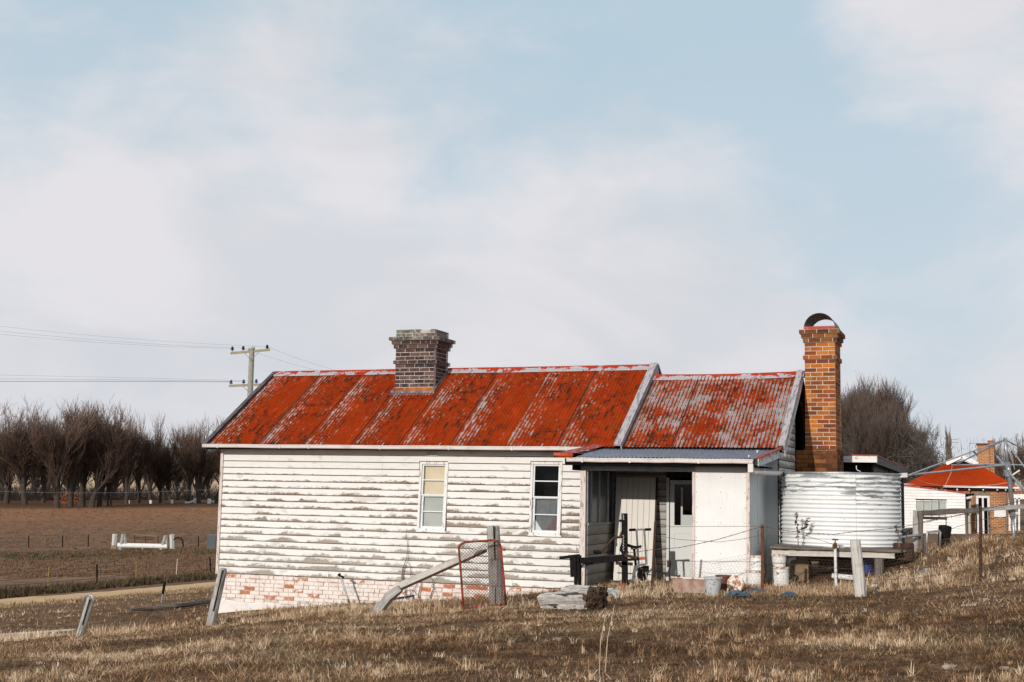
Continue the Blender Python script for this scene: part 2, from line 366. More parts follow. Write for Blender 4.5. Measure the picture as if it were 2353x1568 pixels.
def mk_brick(name, cols, stain, pale=None):
    m, g, b = material(name, .9, .1)
    r = rnd(g); cr = g.n('ValToRGB', {0: r}); e = cr.color_ramp; e.interpolation = 'CONSTANT'
    while len(e.elements) < len(cols): e.elements.new(.5)
    for i, c in enumerate(cols): e.elements[i].position = i/len(cols); e.elements[i].color = (*c, 1)
    p = pos(g); n = g.noise(p, 30, 5, .7); n2 = g.noise(p, 2.2, 4, .6)
    c = g.mix(g.mapr(n, .4, .7, 0, .6), cr.outputs[0], stain)
    c = g.mix(g.mapr(n2, .48, .68, 0, .75), c, stain)
    if pale: c = g.mix(g.mapr(g.noise(p, 11, 6, .7), .55, .66), c, pale)
    setc(g, b, c); bump(g, b, n, .4, .006); return m
ORG_B = [(.47, .135, .02), (.34, .09, .02), (.52, .16, .025), (.24, .06, .02), (.44, .12, .02), (.17, .05, .025), (.56, .19, .03)]
M_brick_or = mk_brick('orange_brick', ORG_B, (.13, .05, .025))
M_brick_orw = mk_brick('sooty_orange_brick', [(.16, .06, .025), (.25, .10, .035), (.10, .04, .02), (.32, .13, .04)], (.04, .022, .015))
M_brick_dk = mk_brick('plum_brick', [(.085, .048, .042), (.055, .036, .036), (.12, .068, .058), (.04, .034, .038), (.10, .052, .042), (.15, .095, .08)], (.03, .024, .024), (.21, .18, .165))
M_brick_lichen = mk_brick('lichened_brick', [(.16, .15, .13), (.22, .21, .17), (.13, .11, .10), (.19, .18, .15)], (.05, .045, .04), (.42, .44, .38))
M_brick_bright = mk_brick('bright_orange_brick', [(.50, .13, .02), (.40, .09, .02), (.52, .17, .03)], (.2, .05, .02))
M_mortar = simple('pale_mortar', (.58, .48, .38), (.40, .31, .24), .95, 12)
M_mortar_dk = simple('grey_mortar', (.50, .41, .36), (.34, .28, .25), .95, 12)
M_mortar_white = simple('whitewashed_mortar', (.60, .52, .47), (.24, .16, .12), .95, 5, lo=.50, hi=.60)
def mk_painted_brick():
    m, g, b = material('flaking_whitewashed_brick', .85, .15)
    r = rnd(g); p = pos(g); _, _, z = g.sep(p)
    th = g.mapr(r, .74, 1.0, .64, .33)
    th = g.m('ADD', th, g.mapr(z, -.62, -.45, .2, 0.0))
    n = g.noise(p, 13, 6, .7, .4)
    brick = g.mix(g.m('FRACT', g.m('MULTIPLY', r, 17.0)), (.50, .14, .04), (.56, .27, .16))
    brick = g.mix(g.mapr(g.noise(p, 40, 3), .4, .7), brick, (.33, .12, .06))
    white = g.mix(g.mapr(g.noise(p, 5, 5, .6), .4, .7), (.75, .70, .67), (.66, .52, .46))
    k = g.mapr(g.m('SUBTRACT', n, th), -.01, .03)
    setc(g, b, g.mix(k, white, brick)); bump(g, b, g.m('SUBTRACT', n, k), .3, .006); return m
M_brick_wh = mk_painted_brick()
M_render = simple('whitewashed_render', (.74, .70, .67), (.66, .54, .49), .85, 4, lo=.5, hi=.75)
M_sheetwall = simple('white_fibre_cement', (.77, .76, .75), (.70, .69, .68), .7, 1.3, lo=.3, hi=.8, bmp=.03)
def mk_sheetwall():
    m, g, b = material('scuffed_white_sheet', .7, .2); p = pos(g); x, y, z = g.sep(p)
    n = g.noise(p, 1.3, 5, .6); n2 = g.noise(g.scalev(p, (16, 16, 2.2)), 1.0, 5, .65); n3 = g.noise(p, 24, 5, .7)
    c = g.mix(g.mapr(n, .35, .7), (.77, .765, .76), (.68, .675, .665))
    c = g.mix(g.m('MULTIPLY', g.mapr(n2, .55, .75), .35), c, (.50, .47, .43))
    sp = g.m('MULTIPLY', g.mapr(z, .85, .32), g.mapr(n3, .46, .62)); c = g.mix(g.m('MULTIPLY', sp, .7), c, (.36, .28, .20))
    c = g.mix(g.m('MULTIPLY', g.mapr(z, 2.45, 2.75), .3), c, (.45, .44, .42)) if 0 else c
    setc(g, b, c); bump(g, b, n, .06, .01); return m
M_sheetwall = mk_sheetwall()
M_beam = simple('grey_blue_beam_paint', (.34, .37, .40), (.22, .23, .25), .7, 6)
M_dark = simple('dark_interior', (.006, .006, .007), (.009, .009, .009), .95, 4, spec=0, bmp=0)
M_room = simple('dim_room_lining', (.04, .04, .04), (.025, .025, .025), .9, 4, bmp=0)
M_blind = simple('cream_blind', (.76, .63, .47), (.70, .57, .42), .8, 1.5, bmp=0)
M_curtain = simple('grey_net_curtain', (.52, .53, .50), (.45, .46, .43), .8, 2, bmp=0)
M_curtain_dk = simple('dull_grey_curtain', (.20, .215, .225), (.15, .16, .17), .8, 6, bmp=0)
M_redcloth = simple('red_striped_cloth', (.16, .10, .10), (.22, .17, .17), .8, 9, stretch=(1, 1, 8), bmp=0)
M_doorw = mk_trim('old_door_paint', (.66, .63, .58), (.40, .32, .26), .68)
M_doorpanel = mk_trim('grey_white_door_paint', (.60, .61, .60), (.3, .22, .18), .72)
M_blackm = simple('black_painted_steel', (.008, .008, .009), (.018, .014, .012), .85, 14, spec=.08, bmp=0)
M_rustm = simple('rusted_steel', (.10, .035, .015), (.20, .07, .02), .8, 20, bmp=.3)
M_rustdk = simple('dark_rusted_steel', (.035, .02, .016), (.09, .04, .022), .8, 20, bmp=.3)
M_gatepipe = simple('rust_red_gate_pipe', (.33, .05, .015), (.07, .03, .02), .6, 12, lo=.45, hi=.55, bmp=.1)
M_wire = simple('rusty_wire', (.09, .06, .05), (.15, .07, .04), .6, 30, bmp=0)
M_mesh = simple('rusty_chain_link', (.13, .055, .035), (.08, .035, .022), .6, 12, bmp=0)
M_net = simple('galvanised_netting', (.17, .13, .10), (.13, .08, .055), .5, 12, bmp=0)
M_chrome = simple('dull_chrome', (.45, .45, .46), (.25, .22, .2), .3, 14, .8, bmp=0)
M_galv = simple('galvanised_pipe', (.40, .42, .45), (.28, .29, .31), .4, 8, .5, bmp=0)
M_whitem = simple('white_enamel', (.74, .73, .70), (.30, .14, .07), .45, 7, lo=.62, hi=.66, bmp=.1)
M_rustlid = simple('rust_and_white_tin', (.70, .62, .55), (.32, .11, .04), .6, 16, lo=.5, hi=.55, bmp=.2)
M_tin = simple('rusty_tin', (.16, .05, .03), (.09, .04, .03), .7, 12, bmp=.3)
M_bluep = simple('faded_blue_plastic', (.025, .06, .10), (.06, .11, .15), .5, 8, bmp=0)
M_bluedeep = simple('deep_blue_paint', (.015, .03, .14), (.03, .05, .2), .4, 8, bmp=0)
M_orange = simple('orange_plastic', (.42, .09, .02), (.25, .06, .02), .4, 12, bmp=0)
M_pale = simple('pale_plastic_bucket', (.46, .49, .50), (.15, .20, .24), .5, 22, lo=.56, hi=.6, bmp=0)
M_pink = simple('pinkish_rusty_tub', (.40, .29, .24), (.26, .14, .09), .6, 9, bmp=0)
M_tan = simple('tan_block', (.26, .18, .11), (.18, .12, .075), .9, 9)
M_stone = simple('pale_stone', (.55, .50, .44), (.38, .33, .28), .9, 12)
M_rock = simple('grey_tan_stone', (.34, .28, .22), (.22, .17, .13), .95, 12)
M_concrete = simple('worn_concrete', (.26, .21, .16), (.17, .13, .10), .95, 6)
M_terra = simple('terracotta_pot', (.50, .18, .06), (.4, .12, .05), .8, 9)
M_yellow = simple('yellow_peg', (.36, .25, .06), (.25, .19, .08), .6, 9, bmp=0)
M_polewood = mk_wood('pole_wood', (.24, .23, .20), (.40, .38, .33))
M_polearm = mk_wood('lichened_crossarm', (.25, .23, .16), (.40, .36, .22))
M_cond = simple('power_line_wire', (.20, .22, .26), (.16, .18, .22), .5, 3, bmp=0)
M_insul = simple('brown_glazed_insulator', (.02, .018, .02), (.035, .03, .03), .2, 5, bmp=0)
M_insulb = simple('blue_glazed_insulator', (.03, .06, .16), (.04, .08, .2), .2, 5, bmp=0)
M_bark = simple('winter_bark', (.045, .033, .027), (.08, .06, .048), .95, 3, bmp=0)
M_bark_pale = simple('pale_bark', (.20, .16, .12), (.12, .09, .07), .95, 3, bmp=0)  # paler bark colour for the vine, dry stems and poplars
M_bark2 = simple('grey_bark', (.07, .058, .05), (.12, .10, .085), .95, 3, bmp=0)
M_bgwall = simple('white_weatherboard_far', (.78, .77, .75), (.70, .68, .66), .7, 2, bmp=0)
M_farred = simple('red_painted_roof', (.42, .045, .004), (.35, .038, .006), .7, 3, spec=.05, bmp=0)

def mk_glass():
    m = bpy.data.materials.new('window_glass'); m.use_nodes = True; nt = m.node_tree; nt.nodes.clear(); g = G_(nt)
    gl = g.n('BsdfGlossy', {'Color': (.9, .93, .95, 1), 'Roughness': .06}); tr = g.n('BsdfTransparent', {'Color': (.88, .9, .9, 1)})
    fr = g.n('Fresnel', {'IOR': 1.45}); mx = g.n('MixShader', {0: g.m('MULTIPLY_ADD', fr, .5, .0), 1: tr, 2: gl}); g.n('OutputMaterial', {0: mx}); return m
M_glass = mk_glass()

def mk_tank():
    m, g, b = material('flaking_white_tank_paint', .5, .3, 0)
    p = pos(g); x, y, z = g.sep(p); u, v = uvs(g)
    a = g.m('MULTIPLY', u, 6.0)
    sm = g.m('FLOOR', g.m('ADD', g.m('MULTIPLY', u, 2.6), .35)); rw_ = g.m('FLOOR', g.m('MULTIPLY', z, 2.05)); so_ = g.m('ADD', g.m('MULTIPLY', sm, 5.3), g.m('MULTIPLY', rw_, 2.7))
    n = g.noise(g.vec(a, g.m('MULTIPLY', z, 17.0), so_), 1.0, 7, .7, .5)
    n2 = g.noise(g.vec(g.m('MULTIPLY', u, 1.8), g.m('MULTIPLY', z, 2.2), 4), 1.0, 3, .5)
    up = g.mapr(z, 1.75, 2.25, 0.0, .17)
    t = g.m('ADD', g.m('ADD', n, up), g.m('MULTIPLY', g.m('SUBTRACT', n2, .5), .35))
    k = g.mapr(t, .672, .69)
    fn = g.noise(p, 40, 4, .7)
    gcol = g.mix(fn, (.30, .33, .35), (.20, .21, .21))
    w = g.mix(g.mapr(g.noise(p, 3, 4), .4, .7), (.76, .77, .77), (.68, .69, .69))
    w = g.mix(g.mapr(g.noise(g.vec(g.m('MULTIPLY', u, 40), g.m('MULTIPLY', z, 4), 0), 1, 4, .6), .62, .75, 0, .5), w, (.45, .38, .32))
    c = g.mix(k, w, gcol)
    sd_ = g.m('ABSOLUTE', g.m('SUBTRACT', g.m('FRACT', g.m('ADD', g.m('MULTIPLY', u, 2.6), .35)), .5)); c = g.mix(g.mapr(sd_, .490, .497, 0, .3), c, (.25, .23, .21))
    rs_ = g.m('MULTIPLY', g.mapr(g.noise(p, 5, 5, .75), .66, .70), .9); c = g.mix(rs_, c, (.30, .13, .05))
    ed = g.m('MULTIPLY', g.mapr(t, .64, .66), g.mapr(fn, .5, .6)); c = g.mix(g.m('MULTIPLY', g.m('SUBTRACT', ed, k, clamp=True), .7), c, (.10, .06, .04))
    setc(g, b, c); bump(g, b, k, .5, .004); return m
M_tank = mk_tank()

def mk_ground():
    m, g, b = material('dry_pasture', .95, .05)
    p = pos(g); n1 = g.noise(p, .35, 5, .6, .4); n2 = g.noise(p, 2.6, 6, .68, .5); n3 = g.noise(p, 19, 5, .75)
    t = g.m('ADD', g.m('MULTIPLY', n2, .55), g.m('MULTIPLY', n3, .45))
    cr = g.n('ValToRGB', {0: g.mapr(t, .32, .68)}); e = cr.color_ramp
    e.elements[0].color = (.022, .011, .006, 1); e.elements[1].color = (.38, .235, .135, 1)
    a = e.elements.new(.45); a.color = (.115, .063, .035, 1); a = e.elements.new(.7); a.color = (.25, .15, .085, 1)
    c = cr.outputs[0]
    c = g.mix(g.m('MULTIPLY', g.mapr(g.noise(p, .9, 4, .6), .55, .68), .22), c, (.06, .06, .028))
    dv = g.n('VectorMath', {0: p, 1: (18.1, -27.5, 0)}, operation='DISTANCE').outputs['Value']
    far = g.mapr(dv, 50, 85)
    pf = g.scalev(p, (.05, .16, .0)); f1 = g.noise(pf, 1.0, 7, .72, .6); f2 = g.noise(g.scalev(p, (.35, .9, 0)), 1.0, 6, .75)
    fc = g.mix(g.mapr(f1, .35, .65), (.17, .10, .06), (.28, .175, .115))
    fc = g.mix(g.mapr(f2, .45, .62), fc, (.12, .065, .04))
    fb = g.noise(g.scalev(p, (.02, .05, 0)), 1.0, 5, .65, .8); fc = g.mix(g.mapr(fb, .48, .62, 0, .6), fc, (.13, .085, .055))
    fc = g.mix(g.mapr(g.noise(g.scalev(p, (1.6, 2.4, 0)), 1, 5, .75), .55, .7, 0, .8), fc, (.055, .033, .02))
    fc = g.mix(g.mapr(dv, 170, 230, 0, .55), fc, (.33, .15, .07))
    tree_shade = g.m('MULTIPLY', g.mapr(dv, 262, 275), g.mapr(dv, 330, 360, 1, 0)); fc = g.mix(g.m('MULTIPLY', tree_shade, .8), fc, (.06, .03, .018))  # shade at the foot of the tree row, painted into the ground
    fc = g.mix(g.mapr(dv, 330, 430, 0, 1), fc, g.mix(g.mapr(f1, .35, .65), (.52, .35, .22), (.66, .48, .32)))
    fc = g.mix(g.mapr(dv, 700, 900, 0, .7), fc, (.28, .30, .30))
    # green seepage strip along the far fence
    w1 = g.noise(g.scalev(p, (.09, .09, 0)), 1, 4, .6)
    dd = g.m('ABSOLUTE', g.m('SUBTRACT', g.m('ADD', dv, g.m('MULTIPLY', g.m('SUBTRACT', w1, .5), 26)), 128.0))
    gr = g.m('MULTIPLY', g.mapr(dd, 4, 15, 1, 0), g.mapr(w1, .35, .55, .35, 1))
    fc = g.mix(g.m('MULTIPLY', gr, .95), fc, (.028, .038, .012))
    vg = g.m('MULTIPLY', g.mapr(g.m('ABSOLUTE', g.m('SUBTRACT', dv, 66)), 3, 9, 1, 0), .0); fc = g.mix(vg, fc, (.05, .035, .02))
    setc(g, b, g.mix(far, c, fc)); bump(g, b, g.m('MULTIPLY', n3, g.mapr(dv, 20, 60, 1, 0)), .9, .05); return m
M_ground = mk_ground()
M_road = simple('tan_dirt_road', (.62, .41, .22), (.46, .30, .16), .95, 1.2, lo=.35, hi=.7, stretch=(1, 1, 0))
def mk_grass():
    m, g, b = material('dead_grass', .9, .1)
    a = g.n('Attribute', attribute_name='tone').outputs['Fac']; cr = g.n('ValToRGB', {0: a}); e = cr.color_ramp
    pts = [(0, (.03, .016, .009)), (.22, (.10, .050, .025)), (.45, (.26, .145, .075)), (.7, (.56, .375, .225)), (.93, (.90, .74, .55)), (1, (.09, .10, .03))]
    e.elements[0].position = 0; e.elements[0].color = (*pts[0][1], 1); e.elements[1].position = 1; e.elements[1].color = (*pts[-1][1], 1)
    for q, c in pts[1:-1]: k = e.elements.new(q); k.color = (*c, 1)
    setc(g, b, cr.outputs[0]); return m
M_grass = mk_grass()
def mk_twig(name, a, b_, tip):
    m, g, b = material(name, .95, .05); n = g.noise(pos(g), .35, 5, .6); _, _, z = g.sep(g.n('TexCoord').outputs['Generated'])
    c = g.mix(g.mapr(n, .4, .65), a, b_); c = g.mix(g.mapr(g.m('MULTIPLY_ADD', g.m('SUBTRACT', n, .5), .5, z), .45, .95, 0, .85), c, tip); setc(g, b, c); return m
M_twig = mk_twig('twig_bark', (.10, .064, .048), (.045, .030, .024), (.24, .165, .13))
M_twig2 = mk_twig('grey_twig_bark', (.075, .055, .046), (.035, .027, .023), (.14, .105, .09))

# ------------------------------------------------------------------ ground
def build_ground():
    head = PI/2+YAW
    an = np.concatenate([np.linspace(-.62, .62, 331), np.linspace(.62, 2*PI-.62, 60)[1:-1]])+head
    rs = np.concatenate([[0.01], np.linspace(.8, 8, 10)[:-1], np.exp(np.linspace(math.log(8), math.log(60), 120))[:-1], np.exp(np.linspace(math.log(60), math.log(2600), 110))])
    nA, nR = len(an), len(rs)
    X = CAM[0]+rs[:, None]*np.cos(an)[None]; Y = CAM[1]+rs[:, None]*np.sin(an)[None]
    P = np.stack([X.ravel(), Y.ravel()], 1); Z = gzv(P)
    V = np.column_stack([P, Z])
    i, j = np.meshgrid(np.arange(nR-1), np.arange(nA), indexing='ij'); j2 = (j+1) % nA
    F = np.stack([i*nA+j, (i+1)*nA+j, (i+1)*nA+j2, i*nA+j2], -1).reshape(-1, 4)
    me = bpy.data.meshes.new('ground'); me.from_pydata(V.tolist(), [], F.tolist()); me.materials.append(M_ground)
    me.polygons.foreach_set('use_smooth', np.ones(len(me.polygons), dtype=bool)); me.update()
    o = bpy.data.objects.new('ground', me); col.objects.link(o); o['kind'] = 'structure'
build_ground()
def build_road():
    cen = []; wid = []
    for px, y0, y1 in ((-700, 1424, 1452), (-400, 1408, 1432), (-200, 1396, 1417), (0, 1379, 1395), (150, 1369, 1383), (300, 1357, 1370), (400, 1348, 1361), (500, 1339, 1352), (650, 1326, 1338), (900, 1306, 1316)):
        cen.append((G(px, y0, 30)[0], G(px, y1, 30)[0]))
    mb = MB(); vs = []; n = 7
    pts = []
    for k in range(len(cen)-1):
        for q in range(6):
            t = q/6; pts.append((cen[k][0]*(1-t)+cen[k+1][0]*t, cen[k][1]*(1-t)+cen[k+1][1]*t))
    P = []
    for k, (a, b) in enumerate(pts):
        for s_ in range(n):
            w = s_/(n-1); jag = (.25*math.sin(k*1.3)+.2*math.sin(k*3.1)) if s_ in (0, n-1) else 0
            q = a*(1-w)+b*w+(a-b)/np.linalg.norm(a-b)*jag; P.append(q[:2])
    Z = gzv(np.array(P))+.05
    for q, z in zip(P, Z): vs.append((q[0], q[1], z))
    fs = [(k*n+s_, k*n+s_+1, (k+1)*n+s_+1, (k+1)*n+s_) for k in range(len(pts)-1) for s_ in range(n-1)]
    mb.add(vs, fs); o = part('dirt_road', mb, M_road, smooth=True, kind='structure')
build_road()

# ------------------------------------------------------------------ cottage
XE = 10.17
house = root('cottage', (5, 2.7, -.98), 'old white weatherboard cottage with flaking red corrugated roof, porch and two brick chimneys', 'house')
HH = 2.916; EX = .162
WIN = [(5.42, 6.14, 1.16, 2.79), (8.19, 8.94, 1.145, 2.815)]
def board(x0, x1, z0, z1, y=0., m=M_board, par=None, nm='weatherboard', th=.02):
    mb = MB(); g0 = .011
    mb.hexa([(x0, y-th-.006, z0+g0), (x1, y-th-.006, z0+g0), (x1, y, z0+g0), (x0, y, z0+g0), (x0, y-th+.004, z1-.001), (x1, y-th+.004, z1-.001), (x1, y, z1-.001), (x0, y, z1-.001)],
            [(x0, 0), (x1, 0), (x1, 0), (x0, 0), (x0, 1), (x1, 1), (x1, 1), (x0, 1)])
    return part(nm, mb, m, par)
rb = random.Random(3)
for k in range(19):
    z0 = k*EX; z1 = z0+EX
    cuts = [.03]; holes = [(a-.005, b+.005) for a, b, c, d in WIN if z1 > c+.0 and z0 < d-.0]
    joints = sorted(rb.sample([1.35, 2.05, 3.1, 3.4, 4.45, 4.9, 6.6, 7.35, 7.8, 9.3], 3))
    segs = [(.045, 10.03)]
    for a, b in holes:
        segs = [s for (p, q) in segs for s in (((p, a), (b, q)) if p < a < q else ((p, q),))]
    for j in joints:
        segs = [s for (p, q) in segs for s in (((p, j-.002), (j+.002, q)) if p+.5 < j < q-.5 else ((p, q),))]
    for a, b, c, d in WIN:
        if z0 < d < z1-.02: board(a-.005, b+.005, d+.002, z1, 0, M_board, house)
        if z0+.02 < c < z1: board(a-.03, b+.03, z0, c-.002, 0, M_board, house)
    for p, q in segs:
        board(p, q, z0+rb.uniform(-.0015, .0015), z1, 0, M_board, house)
# wall sheathing behind the boards, with the window openings left out
mb = MB()
def wallbox(x0, x1, z0, z1, y0=.001, y1=.06): mb.box((x0, y0, z0), (x1, y1, z1))
xs = [.0, WIN[0][0]+.03, WIN[0][1]-.03, WIN[1][0]+.03, WIN[1][1]-.03, XE-.15]
wallbox(xs[0], xs[1], 0, 3.16); wallbox(xs[2], xs[3], 0, 3.16); wallbox(xs[4], xs[5], 0, 3.16)
for i in (0, 1): wallbox(xs[1+2*i], xs[2+2*i], 0, WIN[i][2]+.03); wallbox(xs[1+2*i], xs[2+2*i], WIN[i][3]-.03, 3.16)
mb.box((0, .06, -.9), (.06, 5.7, 3.1)); mb.box((0, 5.7, -.9), (10.3, 5.76, 3.1)); mb.box((.06, .07, -.02), (10.2, 5.7, .02))
mb.box((10.32, .02, .3), (10.38, 5.7, 3.1))
mb.add([(0, .0, 3.16), (0, 5.7, 3.16), (0, 2.72, 5.1)], [(0, 1, 2)]); mb.add([(10.35, .0, 3.16), (10.35, 5.7, 3.16), (10.35, 2.72, 5.12)], [(0, 1, 2)])
part('wall_sheathing', mb, M_dark, house)
mb = MB().beam((.008, -.02, -.02), (.008, -.02, 3.06), .075, .06); part('corner_board', mb, M_trimp, house)
# frieze vents
for x0, x1, z0, z1 in ((5.616, 5.89, 2.932, 3.043), (8.422, 8.698, 2.934, 3.02), (2.4, 2.6, 2.95, 3.02)):
    if x0 < 3: continue
    mb = MB(); mb.box((x0, -.045, z0), (x1, -.024, z0+.02)); mb.box((x0, -.045, z1-.02), (x1, -.024, z1)); mb.box((x0, -.044, z0+.02), (x0+.02, -.024, z1-.02)); mb.box((x1-.02, -.044, z0+.02), (x1, -.024, z1-.02))
    for q in range(3): zz_ = z0+.03+q*.024; mb.box((x0+.02, -.038, zz_), (x1-.02, -.026, zz_+.008))
    part('vent', mb, M_trim, house)
# windows
def frame_rect(mb, x0, x1, z0, z1, w, y0, y1, sk, zm):
    f = lambda x, z: x+sk*(z-zm)
    def bar(a, b, c, d):
        mb.hexa([(f(a, c), y0, c), (f(b, c), y0, c), (f(b, c), y1, c), (f(a, c), y1, c), (f(a, d), y0, d), (f(b, d), y0, d), (f(b, d), y1, d), (f(a, d), y1, d)], [(a, c), (b, c), (b, c), (a, c), (a, d), (b, d), (b, d), (a, d)])
    bar(x0, x0+w, z0, z1); bar(x1-w, x1, z0, z1); bar(x0+w, x1-w, z0, z0+w); bar(x0+w, x1-w, z1-w, z1)
    return bar
def quad(mb, x0, x1, z0, z1, y, sk, zm):
    f = lambda x, z: x+sk*(z-zm)
    mb.add([(f(x0, z0), y, z0), (f(x1, z0), y, z0), (f(x1, z1), y, z1), (f(x0, z1), y, z1)], [(0, 1, 2, 3)])
for wi, (a, b, c, d) in enumerate(WIN):
    sk = (.027, .018)[wi]; zm = (c+d)/2; xa, xb = a+.0, b-.0
    mb = MB(); frame_rect(mb, xa, xb, c+.03, d, .055, -.045, .07, sk, zm); wf = part('window', mb, M_trim, house, label=('window with a cream blind drawn', 'window with two black upper panes')[wi])
    mb = MB().beam((xa-.03, -.035, c+.015), (xb+.02, -.035, c+.015), .06, .03); part('sill', mb, M_trim, wf)
    mid = c+(d-c)*.515
    for lo, hi, yy, ww in ((mid, d-.055, -.012, .036), (c+.085, mid+.03, .02, .05)):
        mb = MB(); x0, x1 = xa+.057, xb-.057
        bar = frame_rect(mb, x0, x1, lo, hi, ww, yy, yy+.03, sk, zm)
        bar(x0+ww, x1-ww, (lo+hi)/2-.012, (lo+hi)/2+.012); part('sash', mb, M_sash, wf)
        for p0, p1 in ((lo+ww, (lo+hi)/2-.012), ((lo+hi)/2+.012, hi-ww)):
            mb = MB(); quad(mb, x0+ww, x1-ww, p0, p1, yy+.02, sk, zm); part('pane', mb, M_glass, wf)
    if wi == 0:
        mb = MB(); quad(mb, xa+.05, xb-.05, mid-.02, d-.05, .062, sk, zm); part('blind', mb, M_blind, wf)
        mb = MB(); quad(mb, xa+.05, xb-.05, c+.05, mid-.02, .075, sk, zm); part('curtain', mb, M_curtain, wf)
    else:
        mb = MB(); n = 14
        for i in range(n):
            x0 = xa+.05+(xb-xa-.1)*i/n; x1 = xa+.05+(xb-xa-.1)*(i+1)/n; y0 = .09+.01*(i % 2); y1 = .09+.01*((i+1) % 2)
            mb.add([(x0, y0, c+.05), (x1, y1, c+.05), (x1, y1, mid), (x0, y0, mid)], [(0, 1, 2, 3)])
        part('curtain', mb, M_curtain_dk, wf)
        mb = MB().add([(xa+.06, .082, c+.08), (xa+.3, .082, c+.08), (xa+.06, .082, c+.42)], [(0, 1, 2)]); part('curtain_corner', mb, M_sash, wf)
        mb = MB().add([(xb-.45, .082, c+.08), (xb-.06, .082, c+.08), (xb-.06, .082, c+.5), (xb-.16, .082, c+.5)], [(0, 1, 2, 3)]); part('cloth', mb, M_redcloth, wf)
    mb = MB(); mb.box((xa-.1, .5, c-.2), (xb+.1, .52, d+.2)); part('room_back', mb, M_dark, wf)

# roofs
SL = (5.2-3.155)/(2.72+.37)
def roof_z(y, ez=3.155, ey=-.37, s=SL): return ez+s*(y-ey)
def corr_sheet(x0, x1, y0, y1, zf, pitch, amp, m, par, nseg=3, nm='roof_sheet', dz_=0., skew=0., sag=0., ulen=None, ph=0.):
    n = max(4, int(round((x1-x0)/pitch*8))); mb = MB(); vs = []; uv = []
    L = math.hypot(y1-y0, zf(y1)-zf(y0)); sl_ = (zf(y1)-zf(y0))/(y1-y0); nn = Vector((0, -sl_, 1)).normalized()
    for j in range(nseg+1):
        t = j/nseg; y = y0+(y1-y0)*t; z = zf(y)
        for i in range(n+1):
            x = x0+(x1-x0)*i/n; h = amp*math.cos(2*PI*(x-x0+ph)/pitch)+dz_
            s_ = -sag*math.sin(PI*t)
            vs.append((x+skew*t, y+nn.y*h, z+nn.z*(h+s_))); uv.append((x-x0, t*L))
    fs = [(j*(n+1)+i, j*(n+1)+i+1, (j+1)*(n+1)+i+1, (j+1)*(n+1)+i) for j in range(nseg) for i in range(n)]
    mb.add(vs, fs, uv); return part(nm, mb, m, par, smooth=True)
XB = [-.24, 1.32, 2.54, 3.87, 5.09, 6.41, 7.69, 9.0, 10.30]
for i in range(8):
    corr_sheet(XB[i]-(.09 if i else 0), XB[i+1], -.39, 2.70, roof_z, .0853, .0115, M_roof, house, 4, dz_=.004+(.007 if i % 2 else 0)+.002*i % .003, sag=.008)
mbk = MB()
mbk.add([(-.24, 2.74, 5.2), (10.3, 2.74, 5.2), (10.3, 5.9, 3.1), (-.24, 5.9, 3.1)], [(0, 1, 2, 3)]); part('rear_roof', mbk, M_roof, house)
def cap(x0, x1, y, z, m, w=.17, seg=8, dz0=0, dz1=0, sagm=0):
    mb = MB(); vs = []; uv = []
    prof = [(-w, -w*SL-.005), (-w*.95, -w*SL*.93+.012), (-.05, -.02), (-.035, .022), (0, .035), (.035, .022), (.05, -.02), (w, -w*SL)]
    for i in range(seg+1):
        t = i/seg; x = x0+(x1-x0)*t; zz_ = z+dz0*(1-t)+dz1*t-sagm*math.sin(PI*t)
        for k, (a, b) in enumerate(prof): vs.append((x, y+a, zz_+b)); uv.append((x, k*.06))
    n = len(prof)
    mb.add(vs, [(i*n+k, i*n+k+1, (i+1)*n+k+1, (i+1)*n+k) for i in range(seg) for k in range(n-1)], uv)
    return part('ridge_cap', mb, m, house)
cap(-.26, 3.0, 2.72, 5.225, M_roofcap); cap(2.98, 6.3, 2.72, 5.23, M_roofcap); cap(6.28, 10.36, 2.72, 5.225, M_roofcap, dz1=.01)
# barge capping, left verge and right verge
def barge(x, w, h, m, ez, ey, ry, rz, over=.06, down=.2, nm='barge_board'):
    mb = MB(); s_ = (rz-ez)/(ry-ey); dn = Vector((0, 1, s_)).normalized(); nn = Vector((0, -dn.z, dn.y))
    p = Vector((x, ey, ez)); q = Vector((x, ry, rz))
    mb.beam(p+nn*over, q+nn*over, w, h, up=nn, jit=.002, seg=5); a = part(nm, mb, m, house)
    mb = MB(); p2 = p+Vector((w/2-.012 if x > 1 else -w/2+.012, 0, 0)); q2 = q+Vector((w/2-.012 if x > 1 else -w/2+.012, 0, 0))
    mb.beam(p2+nn*(over-h/2-down/2-.003), q2+nn*(over-h/2-down/2-.003), .025, down, up=nn, jit=.002, seg=5)
    part('barge_fascia', mb, m, house)
barge(-.25, .11, .03, M_barge_dark, 3.155, -.42, 2.72, 5.215, .03, .14)
barge(10.36, .17, .05, M_barge, 3.135, -.44, 2.72, 5.225, .07, .22)
mb = MB().beam((10.36, 2.76, 5.27), (10.36, 5.9, 3.15), .17, .05); part('barge_board', mb, M_barge, house)
